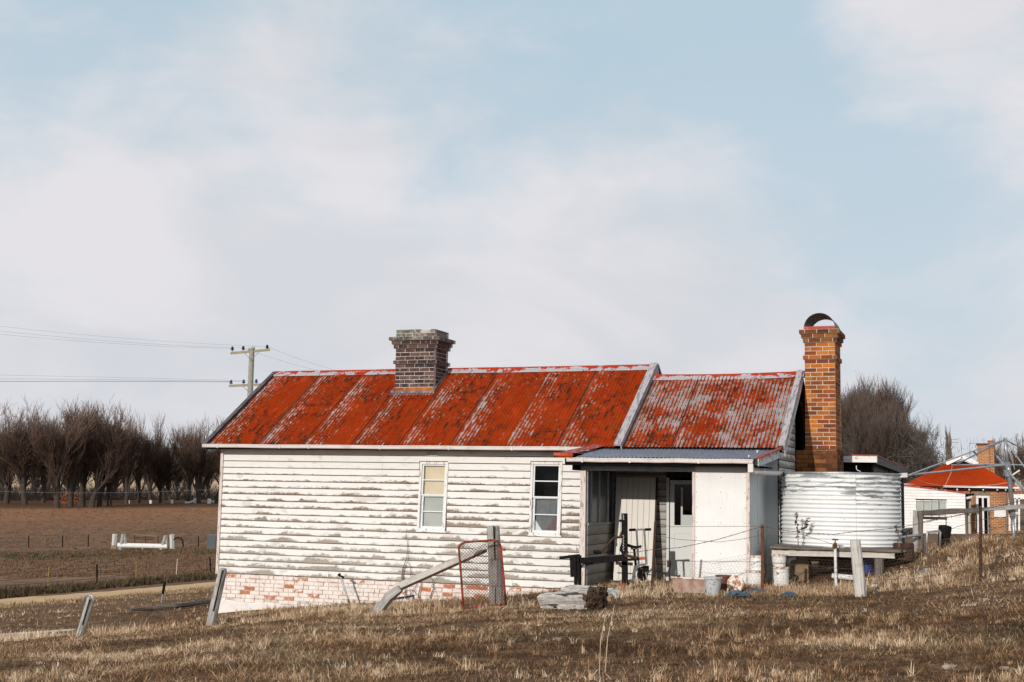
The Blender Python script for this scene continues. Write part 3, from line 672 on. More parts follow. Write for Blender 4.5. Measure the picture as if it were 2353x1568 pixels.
# gutters
def gutter(p, q, par, m=M_gutter, nm='gutter', w=.10, h=.088, joints=()):
    p = Vector(p); q = Vector(q); mb = MB()
    prof = [(w*.9, h), (w*.9, .01), (w*.75, 0), (.02, 0), (.004, .012), (0, h*.45), (.006, h*.52), (.006, h*.72), (-.006, h*.78), (-.006, h), (.004, h), (.008, h*.8), (.012, .012), (w*.8, .012), (w*.85, h)]
    vs = []; uv = []; seg = 10
    for i in range(seg+1):
        c = p.lerp(q, i/seg); c.z += .004*math.sin(i*2.3)
        for a, b in prof: vs.append(c+Vector((0, a, b))); uv.append((c.x, b))
    n = len(prof)
    mb.add(vs, [(i*n+k, (i+1)*n+k, (i+1)*n+k+1, i*n+k+1) for i in range(seg) for k in range(n-1)]+[tuple(range(n)), tuple(range(seg*n+n-1, seg*n-1, -1))], uv)
    o = part(nm, mb, m, par)
    for x in joints:
        t = (x-p.x)/(q.x-p.x); c = p.lerp(q, t); mj = MB(); mj.box((x-.018, c.y-.012, c.z-.006), (x+.018, c.y+.05, c.z+h*.9)); part('gutter_bracket', mj, m, o)
    return o
gutter((-.30, -.475, 3.075), (9.86, -.475, 3.055), house, joints=(.15, 1.9, 2.7, 4.6, 6.35, 7.9, 9.2))
for x in (-.02, 3.9-.9, 6.1, 8.6, 5.05-.4):
    mb = MB().beam((x, -.47, 3.15), (x, -.36, 3.215), .03, .01); part('gutter_strap', mb, M_galv, house)
mb = MB(); mb.box((-.24, -.372, 3.04), (10.28, -.352, 3.15)); part('fascia', mb, M_dark, house)
mb = MB(); mb.box((-.24, -.35, 3.085), (10.3, -.03, 3.10)); part('soffit', mb, M_trimp, house)
# lower wing roof
AX0, AX1, AYR, AZR = 10.46, 13.98, 2.36, 4.93
SA = (AZR-3.165)/(AYR+.37)
raf = lambda y: 3.165+SA*(y+.37)
XA = [10.46, 11.62, 12.80, 13.92]
for i in range(3):
    corr_sheet(XA[i]-(.09 if i else 0), XA[i+1], -.40, 2.34, raf, .0853, .013, M_roof2, house, 4, dz_=.004+.007*(i % 2), sag=.02)
mb = MB().add([(10.4, 2.36, 4.93), (13.95, 2.36, 4.93), (13.95, 5.4, 3.1), (10.4, 5.4, 3.1)], [(0, 1, 2, 3)]); part('rear_roof', mb, M_roof2, house)
cap(10.45, 14.0, 2.36, 4.955, M_roofcap, seg=14, dz0=.0, dz1=.03, sagm=.03)
barge(13.90, .13, .035, M_barge, 3.15, -.40, 2.34, 4.975, .06, .10)
mb = MB()
s_ = SA; dn = Vector((0, 1, s_)).normalized(); nn = Vector((0, -dn.z, dn.y))
mb.beam(Vector((13.95, -.40, 3.10))-nn*.11, Vector((13.95, 2.34, 4.93))-nn*.11, .02, .12, up=nn); part('barge_fascia', mb, M_barge_peel, house)
# gable end boards (face +x)
GX = 13.76
for k in range(-4, 31):
    z0 = .3+.5+k*EX; z1 = z0+EX
    if z1 > 4.85: break
    yl = 0.02 if z1 < 3.2 else (z1-3.165)/SA-.37+.06
    yr_ = 2.28
    if yl > yr_-.1: continue
    mb = MB(); j = random.uniform(-.004, .006)
    mb.hexa([(GX, yl, z0+.012), (GX+.028+j, yl, z0+.012), (GX+.028+j, yr_, z0+.012), (GX, yr_, z0+.012), (GX, yl, z1), (GX+.014, yl, z1), (GX+.014, yr_, z1), (GX, yr_, z1)], [(yl, 0), (yl, 0), (yr_, 0), (yr_, 0), (yl, 1), (yl, 1), (yr_, 1), (yr_, 1)])
    part('gable_board', mb, M_board_old, house)
mb = MB(); mb.box((GX-.06, .001, .2), (GX-.001, 5.0, 3.2)); mb.hexa([(GX-.06, .0, 3.2), (GX-.002, .0, 3.2), (GX-.002, 4.7, 3.2), (GX-.06, 4.7, 3.2), (GX-.06, 2.3, 4.85), (GX-.002, 2.3, 4.85), (GX-.002, 2.4, 4.85), (GX-.06, 2.4, 4.85)])
mb.box((10.4, 5.0, .2), (GX-.06, 5.06, 3.2)); mb.box((13.5, -.0, .3), (GX-.06, .06, 3.14)); part('gable_sheathing', mb, M_dark, house)
mb = MB(); mb.box((10.42, -.40, 3.06), (13.9, -.38, 3.15)); part('fascia', mb, M_dark, house)

# porch (lean-to)
PY = -2.05
zb = lambda y: 3.10+(y+.36)*.118      # roof plane
XL = [9.86, 10.98, 12.15, 13.70]
def lean_sheet(i):
    x0, x1 = XL[i], XL[i+1]
    corr_sheet(x0-(.09 if i else 0), x1, -2.42, -.34, zb, .0853, .0125, M_zinc, house, 2, 'porch_roof_sheet', .004+.006*(i % 2), skew=.10)
for i in range(3): lean_sheet(i)
gutter((9.86, -2.50, 2.765), (13.66, -2.50, 2.765), house, joints=(10.2, 11.2, 12.6))
mb = MB(); pts = [(9.72, -.35, 3.17), (9.70, -.9, 3.10), (9.66, -1.6, 3.02), (9.62, -2.5, 2.915)]
vs = []; uv = []
for k, p in enumerate(pts):
    for a, b in ((-.02, -.07), (-.02, .01), (.04, .035), (.16, .03), (.30, .0)): vs.append((p[0]+a, p[1], p[2]+b)); uv.append((a, k*.6))
mb.add(vs, [(i*5+k, (i+1)*5+k, (i+1)*5+k+1, i*5+k+1) for i in range(3) for k in range(4)], uv); part('verge_flashing', mb, M_redold, house)
mb = MB().tube([(9.60, -2.52, 2.92), (9.63, -2.52, 2.91), (10.0, -2.52, 2.89)], .04, 10); part('roll_cap', mb, M_redflash, house, smooth=True)
mb = MB(); mb.beam((13.86, -.33, 3.145), (13.77, -2.46, 2.885), .10, .03, jit=.003, seg=4); part('verge_flashing', mb, M_redold, house)
mb = MB(); mb.beam((13.84, -.33, 3.02), (13.76, -2.42, 2.79), .025, .15, seg=4); part('barge_board', mb, M_barge_peel, house)
mb = MB(); mb.box((9.80, -2.41, 2.70), (13.68, -2.385, 2.845)); part('porch_fascia', mb, M_dark, house)
mb = MB(); mb.box((10.03, PY-.02, 2.60), (12.43, PY+.10, 2.70)); part('porch_beam', mb, M_beam, house)
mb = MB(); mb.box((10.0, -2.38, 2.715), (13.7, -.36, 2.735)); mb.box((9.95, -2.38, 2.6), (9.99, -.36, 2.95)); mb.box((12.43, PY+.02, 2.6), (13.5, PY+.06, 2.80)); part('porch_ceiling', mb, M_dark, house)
mb = MB().beam((10.085, PY+.03, .12), (10.085, PY+.03, 2.6), .12, .1, up=(0, -1, 0)); part('porch_post', mb, M_trimp, house)
mb = MB().beam((12.405, PY+.02, .36), (12.405, PY+.02, 2.6), .05, .1, up=(0, -1, 0)); part('porch_post', mb, M_trimp, house)
mb = MB(); mb.box((12.43, PY, .30), (13.46, PY+.02, 2.74)); part('wall_sheet', mb, M_sheetwall, house)
mb = MB()
for zz_ in [.4+.3*k for k in range(8)]:
    for xx_ in (12.46, 12.95, 13.43): mb.box((xx_-.006, PY-.004, zz_-.006), (xx_+.006, PY+.001, zz_+.006))
part('nail_head', mb, M_rustdk, house, kind='stuff')
mb = MB().beam((13.49, PY+.0, .28), (13.49, PY+.0, 2.76), .075, .06, up=(0, -1, 0)); part('corner_board', mb, M_trimp, house)
M_sheetside = simple('shade_toned_fibre_cement', (.62, .66, .67), (.52, .56, .58), .7, 1.5, lo=.3, hi=.8, bmp=.03)  # white sheeting with the shaded side's blue-grey put into its colour
mb = MB(); mb.box((13.49, PY+.035, .3), (13.51, -1.085, 2.95)); part('wall_sheet', mb, M_sheetside, house)
mb = MB(); mb.box((13.49, -1.07, .3), (13.51, -.0, 3.08)); part('wall_sheet', mb, M_sheetside, house)
mb = MB(); mb.box((13.51, -.02, .3), (13.745, -.005, 3.12)); part('wall_sheet', mb, M_sheetside, house)
mb = MB(); mb.box((13.508, -1.10, .32), (13.52, -1.06, 2.95)); part('cover_strip', mb, M_trim, house)
# inside the porch: left wall (faces +x)
zs = [.24, .46, .66, .86, 1.065, 1.27, 1.47]
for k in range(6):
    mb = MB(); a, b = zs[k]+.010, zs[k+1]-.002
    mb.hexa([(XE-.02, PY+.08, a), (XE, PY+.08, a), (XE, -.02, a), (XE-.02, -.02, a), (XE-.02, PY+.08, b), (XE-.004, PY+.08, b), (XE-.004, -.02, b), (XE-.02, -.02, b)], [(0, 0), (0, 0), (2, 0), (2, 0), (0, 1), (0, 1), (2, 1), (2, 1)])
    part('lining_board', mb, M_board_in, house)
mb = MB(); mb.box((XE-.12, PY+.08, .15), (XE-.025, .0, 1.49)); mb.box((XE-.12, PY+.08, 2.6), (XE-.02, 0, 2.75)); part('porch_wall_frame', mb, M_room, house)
mb = MB(); mb.box((XE-.05, PY+.08, 1.475), (XE+.02, -.02, 1.52)); part('window_ledge', mb, M_board_in, house)
for y in (-1.95, -1.72, -1.14, -.50, -.06):
    mb = MB(); mb.box((XE-.04, y-.045, 1.52), (XE, y+.045, 2.6)); part('mullion', mb, M_beam, house)
M_murk = simple('dusty_dark_glass', (.07, .08, .09), (.10, .11, .12), .35, 5, bmp=0)
for y0, y1 in ((-1.905, -1.765), (-1.675, -1.185), (-1.095, -.545), (-.455, -.105)):
    mb = MB(); mb.box((XE-.03, y0, 1.52), (XE-.022, y1, 2.6)); part('dusty_pane', mb, M_murk, house)
# back wall of the porch
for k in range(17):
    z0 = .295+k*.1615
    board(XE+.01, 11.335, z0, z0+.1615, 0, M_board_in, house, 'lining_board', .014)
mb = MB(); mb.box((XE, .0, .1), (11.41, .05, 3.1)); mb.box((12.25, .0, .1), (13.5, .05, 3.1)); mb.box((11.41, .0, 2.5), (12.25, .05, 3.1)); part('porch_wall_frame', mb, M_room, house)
mb = MB(); mb.box((11.345, -.03, .27), (11.405, .02, 2.5)); mb.box((12.18, -.03, .27), (12.25, .02, 2.5)); part('door_frame', mb, M_doorpanel, house)
door = MB(); 
door.box((11.425, -.02, .30), (11.52, .02, 2.45)); door.box((12.08, -.02, .30), (12.17, .02, 2.45)); door.box((11.52, -.02, .30), (12.08, .02, .45)); door.box((11.52, -.02, 1.30), (12.08, .02, 1.48)); door.box((11.52, -.02, 2.36), (12.08, .02, 2.45)); door.box((11.52, -.008, .45), (12.08, .01, 1.30))
pd = part('door', door, M_doorpanel, house)
mb = MB(); mb.box((11.53, -.012, 1.50), (12.07, -.004, 2.35)); 
mb = MB().add([(11.52, 0, 1.48), (12.08, 0, 1.48), (12.08, 0, 2.36), (11.52, 0, 2.36)], [(0, 1, 2, 3)]); part('pane', mb, M_glass, pd)
mb = MB(); mb.box((11.60, .25, 1.45), (12.05, .27, 1.52)); mb.box((11.60, .25, 1.52), (11.64, .27, 2.3)); mb.box((11.64, .252, 1.52), (12.05, .268, 1.70)); part('inner_shelf', mb, M_doorpanel, pd)
mb = MB(); mb.box((11.2, 1.2, .2), (12.5, 1.22, 3)); mb.box((11.2, .06, .2), (11.22, 1.2, 3)); mb.box((12.48, .06, .2), (12.5, 1.2, 3)); part('room_back', mb, M_dark, pd)
mb = MB(); mb.box((11.37, -.05, .58), (11.45, -.022, .72)); part('latch', mb, M_rustdk, pd)
mb = MB(); mb.box((10.05, PY-.02, .05), (13.5, -.0, .262)); part('porch_slab', mb, M_concrete, house)

# plinth bricks
PB = bpy.data.meshes.new('brick')
bmb = MB(); e = .06
bmb.hexa([(-.5, -.5, -.5), (.5, -.5, -.5), (.5, .5, -.5), (-.5, .5, -.5), (-.5, -.5, .5), (.5, -.5, .5), (.5, .5, .5), (-.5, .5, .5)])
def unit_brick(m):
    me = mesh('brick', bmb, m); return me
UB = {k: unit_brick(k) for k in (M_brick_wh, M_brick_or, M_brick_orw, M_brick_dk, M_brick_lichen, M_brick_bright)}
CH = .0955
GXs = gzv(np.array([[x, -.03] for x in np.linspace(0, 10.2, 103)]))
def gx(x): return GXs[int(np.clip(round(x*10), 0, 102))]
for r_ in range(7):
    z1 = -.004-r_*CH; z0 = z1-CH; x = .02+(-.135 if r_ % 2 else 0)
    while x < 10.0:
        L = random.choice((.27, .27, .26, .135, .28)); x2 = min(x+L, 10.02); xa = max(x, .03)
        if x2-xa > .06 and z1 > gx((xa+x2)/2)-.02 and not (r_ == 6 and random.random() < .5):
            inst('brick', UB[M_brick_wh], house, ((xa+x2)/2, -.004+random.uniform(-.006, .004), (z0+z1)/2), (x2-xa-.02, .06, CH-.02), (0, random.uniform(-.012, .012), 0))
        x = x2
mb = MB(); mb.box((.035, -.018, -1.3), (10.05, .05, -.002)); part('plinth_core', mb, M_mortar_white, house)
mb = MB(); vs = []
nx = 60
for i in range(nx+1):
    x = .025+i/nx*10.0; top = -.66+.02*math.sin(i*.9)+random.uniform(-.012, .012)
    vs += [(x, -.034, -1.6), (x, -.034, top-.03), (x, -.019, top)]
mb.add(vs, [(i*3+k, (i+1)*3+k, (i+1)*3+k+1, i*3+k+1) for i in range(nx) for k in range(2)]); part('rendered_plinth', mb, M_render, house)
mb = MB()
for a, b in ((3.52, -.30),):
    mb.box((a, -.05, b), (a+.30, -.036, b+.012)); mb.box((a, -.05, b+.15), (a+.30, -.036, b+.162)); mb.box((a, -.05, b+.012), (a+.012, -.036, b+.15)); mb.box((a+.288, -.05, b+.012), (a+.3, -.036, b+.15))
    for i in range(9): mb.box((a+.025+i*.03, -.049, b+.012), (a+.04+i*.03, -.037, b+.15))
part('air_brick', mb, M_trim, house)

# chimneys
def chimney(x0, x1, y0, y1, z0, rows, h, mfn, mortar, lab):
    mb = MB(); n = len(rows); zt = z0+h*n
    mb.box((x0+.007, y0+.007, z0-.5), (x1-.007, y1-.007, zt-.03))
    c = part('chimney', mb, mortar, house, label=lab); W = .125; hid = MB()
    for r_, pr in enumerate(rows):
        if pr is None: continue
        if isinstance(pr, tuple): pr, extx, spans = pr
        else: extx, spans = 0, None
        a0, a1, b0, b1 = x0-pr-extx, x1+pr, y0-pr, y1+pr; zc_ = z0+h*(r_+.5); m = mfn(r_); ev = r_ % 2
        if pr > .02:
            mm = MB(); mm.box((a0+.008, b0+.008, z0+h*r_+.004), (a1-.008, b1-.008, z0+h*(r_+1)-.004)); part('mortar_course', mm, mortar, c)
        def run(lo, hi, fix, axis, hidden):
            Ln = hi-lo; k = max(1, round(Ln/.27)); w = Ln/k
            w = .272; es = [lo]; c_ = lo+(w/2 if ev else w)
            while c_ < hi-.06: es.append(c_); c_ += w
            es.append(hi)
            for a, b in zip(es[:-1], es[1:]):
                mid = (a+b)/2; j = random.uniform(-.003, .004)
                if spans and not any(s0 <= mid <= s1 for s0, s1 in spans) and axis == 'x': continue
                loc = (mid, fix+j, zc_) if axis == 'x' else (fix+j, mid, zc_)
                sz = (b-a-.017, W, h-.019) if axis == 'x' else (W, b-a-.017, h-.019)
                if hidden: hid.box([loc[i]-sz[i]/2 for i in range(3)], [loc[i]+sz[i]/2 for i in range(3)])
                else: inst('brick', UB[m], c, loc, sz, (0, 0, random.uniform(-.008, .008)))
        run(a0, a1, b0+W/2, 'x', False); run(a0, a1, b1-W/2, 'x', True)
        run(b0+W, b1-W, a1-W/2, 'y', False); run(b0+W, b1-W, a0+W/2, 'y', True)
    part('rear_brickwork', hid, mfn(len(rows)//2), c, kind='stuff')
    return c
rowsL = [0]*7+[.045]+[0]*3+[.045, .085, .14, 0, (0, 0, ((3.5, 4.38), (4.66, 5.2)))]
cl = chimney(3.83, 4.915, 1.78, 2.66, 4.60, rowsL, .0985, lambda r: M_brick_bright if r == 0 else (M_brick_lichen if r >= 13 else M_brick_dk), M_mortar_dk, 'squat chimney of dark plum bricks topped with lichen')
mb = MB(); mb.beam((3.76, 1.74, 4.555), (4.96, 1.74, 4.555), .05, .10, jit=.01, seg=8); mb.beam((3.74, 1.69, 4.50), (4.93, 1.69, 4.50), .08, .03, jit=.008, seg=8)
mb.beam((4.935, 1.76, 4.58), (4.935, 2.6, 5.14), .03, .10); mb.beam((3.81, 1.76, 4.58), (3.81, 2.6, 5.14), .03, .10); part('flashing', mb, M_lead, cl)
rowsR = []
z_ = 3.21; hR = .0982
nR_ = 28
for k in range(nR_):
    rowsR.append(0)
rowsR[21] = .035; rowsR[25] = .035; rowsR[26] = .07; rowsR[27] = .11
cr_ = chimney(14.0, 14.69, 2.3, 3.42, 3.21, rowsR, hR, lambda r: M_brick_or if r < 25 else M_brick_orw, M_mortar, 'tall narrow chimney of orange bricks with a curved metal cowl')
low = chimney(13.80, 14.73, 2.26, 3.48, 1.20, [(.0, .0, None)]*20, .1, lambda r: M_brick_orw, M_brick_orw, 'broad weathered base of the tall orange chimney')
mb = MB(); mb.box((13.98, 2.28, 3.205), (14.71, 3.44, 3.225)); part('shoulder', mb, M_brick_orw, low)
zt = 3.21+hR*28
mb = MB(); 
for a, b in (((14.0, 2.28, zt), (14.69, 2.31, zt+.075)), ((14.0, 3.40, zt), (14.69, 3.43, zt+.075)), ((14.0, 2.31, zt), (14.02, 3.40, zt+.075)), ((14.67, 2.31, zt), (14.69, 3.40, zt+.075))): mb.box(a, b)
part('cowl_collar', mb, M_redold, cr_)
mb = MB(); vs = []; n = 28; cx = 14.345; R0 = .352
for k in range(n+1):
    a = PI*k/n
    for rr, yy in ((R0, 2.27), (R0, 3.43), (R0-.006, 3.43), (R0-.006, 2.27)): vs.append((cx-math.cos(a)*rr, yy, zt+.03+math.sin(a)*rr*1.0))
mb.add(vs, [(k*4+i, (k+1)*4+i, (k+1)*4+(i+1) % 4, k*4+(i+1) % 4) for k in range(n) for i in range(4)]+[(0, 1, 2, 3), (n*4+3, n*4+2, n*4+1, n*4)])
M_cowl = simple('sooty_sheet_metal', (.10, .11, .14), (.06, .06, .07), .5, 6, .3, bmp=0)
part('cowl', mb, M_cowl, cr_)
# downpipe to the tank
mb = MB().tube([(13.62, -2.44, 2.78), (13.62, -2.44, 2.66), (13.66, -2.40, 2.60), (13.72, -1.9, 2.60), (13.93, -.45, 2.62)], .045, 10); part('downpipe', mb, M_gutter, house, smooth=True)
mb = MB(); mb.box((13.57, -2.50, 2.60), (13.67, -2.38, 2.76)); part('rain_head', mb, M_gutter, house)

# rear wing seen behind the tank
rw = root('rear_wing', (14.9, 9, .6), 'low skillion roofed rear wing with white fascia and dark porch behind the tank', 'outbuilding')
mb = MB(); mb.hexa([(13.9, 3.95, 3.13), (15.46, 3.95, 3.12), (15.46, 14.1, 3.02), (13.9, 14.1, 3.02), (13.9, 3.95, 3.16), (15.46, 3.95, 3.15), (15.46, 14.1, 3.05), (13.9, 14.1, 3.05)]); part('roof', mb, M_redold, rw)
mb = MB(); mb.beam((13.9, 3.97, 3.05), (15.44, 3.97, 3.045), .025, .15); part('fascia', mb, M_trim, rw)
mb = MB(); mb.beam((15.445, 4.0, 3.02), (15.445, 14.05, 2.93), .02, .17); part('fascia', mb, M_barge_dark, rw)
mb = MB(); mb.box((13.9, 5.2, -.2), (15.2, 5.25, 3.1)); part('wall', mb, M_room, rw); mb = MB(); mb.box((15.20, 5.2, -.2), (15.25, 13.8, 3.0)); part('wall', mb, M_barge_dark, rw)
mb = MB().tube([(14.95, 4.1, 2.9), (14.95, 4.1, 2.82), (14.98, 4.1, 2.78), (15.05, 4.1, 2.76)], .012, 6); part('hook', mb, M_galv, rw)
for y in (9, 13.6): part('post', MB().beam((15.35, y, .4), (15.35, y, 2.95), .09, .09), M_barge_dark, rw)
q = at(2066, 1093, 29.5); q2 = at(2084, 1092, 29.5)
mb = MB().beam(q, q2, .09, .10); part('gutter_end', mb, M_gutter, rw)

# ------------------------------------------------------------------ tank and stand
TC = Vector((15.04, -.03, 0)); TR = 1.205; TZ0, TZ1 = 1.165, 2.635
tank = root('water_tank', (TC.x, TC.y, TZ0), 'round corrugated rainwater tank with flaking white paint on a timber stand', 'water tank')
prof = []; nr = 17; ns = nr*8
for i in range(ns+1):
    t = i/ns; prof.append((TR+.016*math.cos(2*PI*t*nr)-.005, TZ0+(TZ1-TZ0)*t))
mb = MB().lathe(prof, (TC.x, TC.y, 0), 72); part('body', mb, M_tank, tank, smooth=True)
mb = MB().lathe([(TR-.02, TZ1-.03), (TR+.018, TZ1-.02), (TR+.018, TZ1+.012), (TR-.02, TZ1+.012), (TR*.5, TZ1+.02), (.01, TZ1+.04)], (TC.x, TC.y, 0), 72); part('lid', mb, M_galv, tank, smooth=False)
mb = MB().lathe([(TR+.012, TZ0-.01), (TR+.012, TZ0+.02), (TR-.03, TZ0+.02), (.01, TZ0-.005)], (TC.x, TC.y, 0), 72); part('bottom_rim', mb, M_galv, tank)
stand = root('tank_stand', (15.0, -.1, .45), 'low timber stand under the white tank, bleached beam across its front', 'tank stand')
for i in range(9):
    y = -1.34+i*.30; a, b = 13.80+random.uniform(-.05, .02), 16.35+random.uniform(-.1, .1)
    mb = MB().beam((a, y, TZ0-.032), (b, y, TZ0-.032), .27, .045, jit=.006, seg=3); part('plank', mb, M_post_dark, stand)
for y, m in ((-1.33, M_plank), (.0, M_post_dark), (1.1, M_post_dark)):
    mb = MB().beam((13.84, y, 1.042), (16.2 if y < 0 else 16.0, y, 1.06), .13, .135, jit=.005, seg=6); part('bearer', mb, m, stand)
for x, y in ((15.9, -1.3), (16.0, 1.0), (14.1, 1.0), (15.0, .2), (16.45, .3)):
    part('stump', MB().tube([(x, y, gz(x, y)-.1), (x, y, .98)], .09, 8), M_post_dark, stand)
def bucket(c, r0, r1, h, m, lab, lid=None, tilt=(0, 0), grp=None, nm='paint_drum', cat='drum'):
    t = root(nm, c, lab, cat, grp); ax = Vector((tilt[0], tilt[1], 1)).normalized()
    pr = [(.01, 0), (r0, 0), (r0, h*.04), (r0*.5+r1*.5+.004, h*.5), (r1, h*.96), (r1+.008, h*.965), (r1+.008, h), (r1-.01, h), (r1-.012, h*.9), (r0-.01, .02), (.01, .02)]
    part('shell', MB().lathe(pr, c, 20, ax), m, t, smooth=False)
    part('rim', MB().lathe([(r1+.004, h*.93), (r1+.014, h*.93), (r1+.014, h+.006), (r1-.012, h+.006)], c, 20, ax), M_rustlid if m is M_whitem else m, t)
    if lid: part('lid', MB().lathe([(r1+.01, h-.005), (r1+.01, h+.01), (.01, h+.014)], c, 20, ax), lid, t)
    return t
z0 = gz(14.05, -1.5)
bucket((14.02, -1.45, z0), .165, .165, .36, M_whitem, 'lower white drum of the pair propping the tank stand', M_rustlid)
bucket((13.99, -1.42, z0+.375), .125, .145, .985-z0-.375, M_whitem, 'upper white drum of the pair, right under the bleached beam', M_rustlid)
z0 = gz(13.62, -2.2)
bucket((13.66, -2.25, z0), .155, .165, .28, M_whitem, 'lower rusty rimmed white drum beside the corner of the porch wall', M_rustlid)
bucket((13.69, -2.22, z0+.30), .14, .12, .27, M_whitem, 'upper white drum with rust streaks stacked at the porch wall corner', M_rustlid)
bucket((15.62, -.75, gz(15.6, -.75)), .12, .13, .55, M_bluedeep, 'deep blue drum standing in the shade under the tank', None, nm='blue_drum')
zt_ = zc(2800, 1700, 1.96)
p = at_y(*zt_(783, 1208), -.75); mb = MB().box((p[0]-.19, -.75, gz(p[0], -.75)-.03), (p[0]+.17, -.5, gz(p[0], -.75)+.40)); mb.box((p[0]-.05, -.74, gz(p[0], -.75)+.40), (p[0]+.16, -.55, gz(p[0], -.75)+.52))
single('concrete_block', mb, M_tan, 'tan block standing in the dark under the tank stand', 'block')
a = at_y(*zt_(1035, 1183), -1.5); b = at_y(*zt_(1205, 1200), -1.5)
mb = MB().tube([a, b], .05, 10); single('fallen_pipe', mb, M_trim, 'short white pipe lying under the front of the tank stand', 'pipe', smooth=False)
# tap on a standpipe in front of the tank
p0 = at_y(*zt_(1066, 1240), -1.62); p1 = at_y(*zt_(1060, 965), -1.62); p2 = at_y(*zt_(1060, 900), -1.62)
t = root('garden_tap', (p0[0], p0[1], gz(p0[0], p0[1])), 'rusty garden tap on a thin white standpipe in front of the tank', 'tap')
part('standpipe', MB().tube([(p0[0], p0[1], gz(p0[0], p0[1])-.1), p1], .028, 8), M_whitem, t)
part('tap_body', MB().tube([p1, (p1[0], p1[1], p1[2]+.10)], [.045, .03], 8).tube([(p1[0], p1[1], p1[2]+.07), (p1[0]-.02, p1[1]-.09, p1[2]+.06), (p1[0]-.02, p1[1]-.11, p1[2]+.0)], .022, 8).tube([(p1[0], p1[1], p1[2]+.1), p2], .012, 6), M_rustm, t)
part('tap_handle', MB().tube([(p2[0]-.06, p2[1], p2[2]), (p2[0]+.06, p2[1], p2[2])], .014, 6), M_rustm, t)

# ------------------------------------------------------------------ leaning door in the porch
ld = root('leaning_door', (10.75, -.5, .27), 'pale plank door leaning against the back wall of the porch', 'door')
BLc, BRc, TLc, TRc = Vector((10.33, -.62, .285)), Vector((11.20, -.62, .295)), Vector((10.22, -.06, 2.50)), Vector((11.12, -.06, 2.50))
nb = 7
for i in range(nb):
    a, b = i/nb+.004, (i+1)/nb-.004; mb = MB(); P0 = BLc.lerp(BRc, a); P1 = BLc.lerp(BRc, b); P2 = TLc.lerp(TRc, b); P3 = TLc.lerp(TRc, a)
    off = Vector((0, .035, .008)); mb.hexa([P0, P1, P1+off, P0+off, P3, P2, P2+off, P3+off], [(a, 0), (b, 0), (b, 0), (a, 0), (a, 2.3), (b, 2.3), (b, 2.3), (a, 2.3)]); part('plank', mb, M_doorw, ld)
mb = MB(); off = Vector((0, .045, .01)); P0 = BRc; P3 = TRc; mb.hexa([P0, P0+Vector((.03, 0, 0)), P0+Vector((.03, 0, 0))+off, P0+off, P3, P3+Vector((.03, 0, 0)), P3+Vector((.03, 0, 0))+off, P3+off]); part('edge_strip', mb, M_rustdk, ld)
k0 = BLc.lerp(BRc, .14).lerp(TLc.lerp(TRc, .14), .57); part('keyhole', MB().lathe([(.03, 0), (.03, .012), (.001, .013)], k0+Vector((0, -.002, 0)), 12, (0, -1, .2)), M_blackm, ld)
part('brace', MB().beam(BLc.lerp(BRc, .1)+Vector((0, -.012, .17)), BLc.lerp(BRc, .96)+Vector((0, -.012, .15)), .008, .012), M_rustdk, ld)

# ------------------------------------------------------------------ black steel rig and exercise bicycle
zg = zc(2220, 2000, 3.921)
def rg(x, y, Y=-2.75): return Vector(at_y(*zg(x, y), Y))
b0 = rg(355, 1400); rig = root('steel_rig', (b0.x+.5, b0.y, b0.z), 'black welded steel exercise rig with tall punched upright before the porch', 'exercise rig')
part('leg', MB().beam(rg(357, 1420)-Vector((0, 0, .08)), rg(357, 870), .125, .10, up=(0, -1, 0)), M_blackm, rig)
part('shin_plate', MB().beam(rg(295, 1210, -2.82), rg(280, 880, -2.82), .13, .03, up=(0, -1, 0)), M_blackm, rig)
part('arm', MB().beam(rg(75, 912), rg(385, 872), .055, .06), M_blackm, rig)
part('main_tube', MB().beam(rg(390, 955), rg(1090, 912), .10, .12, seg=2), M_blackm, rig)
part('gusset', MB().add([rg(440, 985), rg(700, 960), rg(560, 1020), rg(490, 1040)], [(0, 1, 2, 3)]).add([rg(440, 985, -2.70), rg(700, 960, -2.70), rg(560, 1020, -2.70), rg(490, 1040, -2.70)], [(3, 2, 1, 0)]), M_blackm, rig)
up = MB().beam(rg(1097, 1300)-Vector((0, 0, .06)), rg(1090, 212), .115, .05, up=(0, -1, 0)); upo = part('upright', up, M_blackm, rig)
mb = MB()
for k, y in enumerate(list(range(240, 320, 22))+list(range(560, 800, 26))): c = rg(1068+(k % 2)*9, y, -2.79); mb.box((c.x-.009, c.y, c.z-.008), (c.x+.009, c.y+.006, c.z+.008))
part('peg_hole', mb, M_galv, upo, kind='stuff')
part('lever', MB().tube([rg(610, 815), rg(700, 825), rg(745, 795), rg(900, 620), rg(935, 590), rg(1075, 583)], .024, 8), M_rustdk, rig, smooth=True)
part('lever_grip', MB().tube([rg(605, 815), rg(720, 822)], .036, 8), M_blackm, rig)
part('strut', MB().tube([rg(1015, 580), rg(1085, 430)], .022, 8), M_rustm, rig)
part('strut', MB().tube([rg(1060, 660), rg(1025, 790), rg(1050, 825), rg(1150, 825)], .022, 8), M_blackm, rig, smooth=True)
part('cross_tube', MB().beam(rg(760, 890, -2.6), rg(1080, 870, -2.75), .04, .04), M_rustdk, rig)
part('cross_tube', MB().beam(rg(1100, 870), rg(1300, 915, -2.9), .05, .05), M_rustdk, rig)
part('cross_tube', MB().beam(rg(1060, 945), rg(1310, 930, -2.9), .05, .05), M_blackm, rig)
part('foot_bar', MB().beam(rg(955, 992), rg(1215, 1008), .05, .06), M_rustdk, rig)
part('brace', MB().tube([rg(945, 955), rg(1065, 1070)], .018, 6), M_blackm, rig)
part('brace', MB().tube([rg(395, 1090), rg(450, 1000)], .012, 6), M_blackm, rig)
YB = -2.3
def eb(x, y, Y=YB): return Vector(at_y(*zg(x, y), Y))
